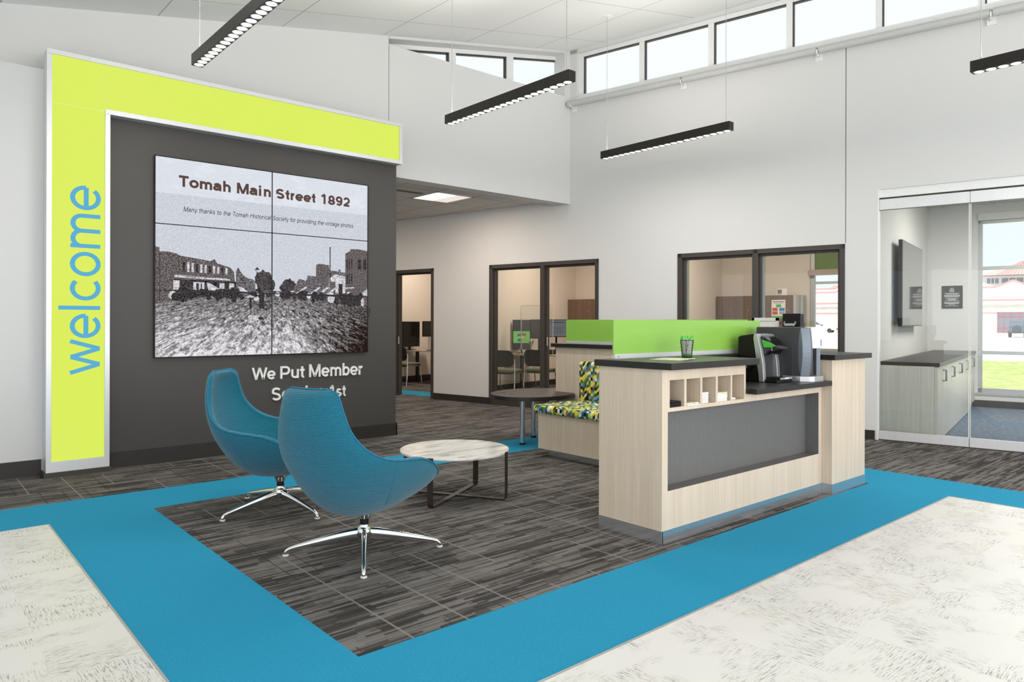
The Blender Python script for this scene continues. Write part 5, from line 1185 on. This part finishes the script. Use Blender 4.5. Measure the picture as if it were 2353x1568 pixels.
f = MB(); f.prism([(-28.1, 7.7), (-26.5, 7.7), (-27.15, 8.5)], o + 3, o + 7, BF); f.build('gable', 'roof_red', t)
def wheel(parent, c, ax, r=.36, w=.22):
    f = MB(); sd = ax.normalized(); u = sd.cross(Vector((0, 0, 1))); fn = lambda x, y, z: u * x + Vector((0, 0, y)) + sd * z
    f.lathe([(r * .55, -w / 2), (r * .93, -w / 2), (r, -w * .3), (r, w * .3), (r * .93, w / 2), (r * .55, w / 2)], 20, c, fn=fn); f.build('wheel', 'tyre', parent)
# dark off-road car, seen from behind
o = 90.0; t = thing('off_road_car', 'dark blue off road car parked across the road, spare wheel behind', 'car', W(2.42, o + 2, GZ))
f = MB(); f.prism(rrect(1.58, 3.26, .30, 1.02, .10), o, o + 3.6, BF); f.prism([(1.66, 1.0), (3.18, 1.0), (3.06, 1.68), (1.80, 1.68)], o + .05, o + 2.6, BF); f.build('body', 'jeep_blue', t)
f = MB(); f.prism([(1.80, 1.08), (3.04, 1.08), (2.97, 1.56), (1.88, 1.56)], o + .02, o + .06, BF); f.build('rear_window', 'car_glass', t)
f = MB(); f.lathe([(.36, -.1), (.40, -.05), (.40, .1), (.3, .14)], 24, W(2.42, o - .12, .77), fn=lambda x, y, z: RD * x + Vector((0, 0, y)) - RN * z); f.build('spare_wheel', 'tyre', t)
f = MB(); f.box(1.55, 3.29, o - .08, o + .02, .32, .46, 0, W); f.build('bumper', 'tyre', t)
for x in (1.56, 3.16):
    f = MB(); f.box(x, x + .12, o - .03, o + .02, .66, .92, 0, W); f.build('tail_lamp', 'lamp_red', t)
for x in (1.70, 3.14):
    for y in (.5, 2.9): wheel(t, W(x, o + y, GZ + .36), RD)
# white pickup, side on, and a blue car
def sidecar(label, s0, L, o, hgt, paint, cab):
    t = thing('pickup_truck' if cab else 'saloon_car', label, 'car', W(s0 + L / 2, o + .9, GZ)); k = GZ
    if cab: prof = [(0, .45), (0, 1.06), (.05 * L, 1.10), (.06 * L, hgt - .04), (.12 * L, hgt), (.50 * L, hgt), (.64 * L, 1.14), (.94 * L, 1.02), (L, .82), (L, .42)]
    else: prof = [(0, .40), (0, .86), (.14 * L, .95), (.28 * L, hgt), (.58 * L, hgt), (.74 * L, .92), (.96 * L, .80), (L, .62), (L, .36)]
    f = MB(); f.prism([(s0 + a, k + b) for a, b in prof], o, o + 1.8, BF); f.build('body', paint, t)
    ws = [(.09, .27, .30, .10), (.31, .48, .585, .31)] if cab else [(.27, .42, .42, .20), (.45, .57, .68, .45)]
    for a, b, c_, d_ in ws:
        f = MB(); f.prism([(s0 + a * L, k + hgt - .10), (s0 + b * L, k + hgt - .10), (s0 + c_ * L, k + hgt - .55), (s0 + d_ * L, k + hgt - .55)], o - .03, o + .01, BF); f.build('side_window', 'car_glass', t)
    for a in (.2, .82):
        for y in (.05, 1.75): wheel(t, W(s0 + a * L, o + y, k + .37), RN)
    if cab:
        f = MB(); f.box(s0 + .60 * L, s0 + .63 * L, o - .25, o - .02, k + 1.15, k + 1.38, 0, W); f.build('mirror', 'tyre', t)
sidecar('white pickup truck parked outside the right office window', -28.2, 5.6, 115, 1.86, 'van_white', True)
sidecar('blue car parked beyond the white pickup nose', -22.3, 4.4, 115.5, 1.35, 'car_blue', False)
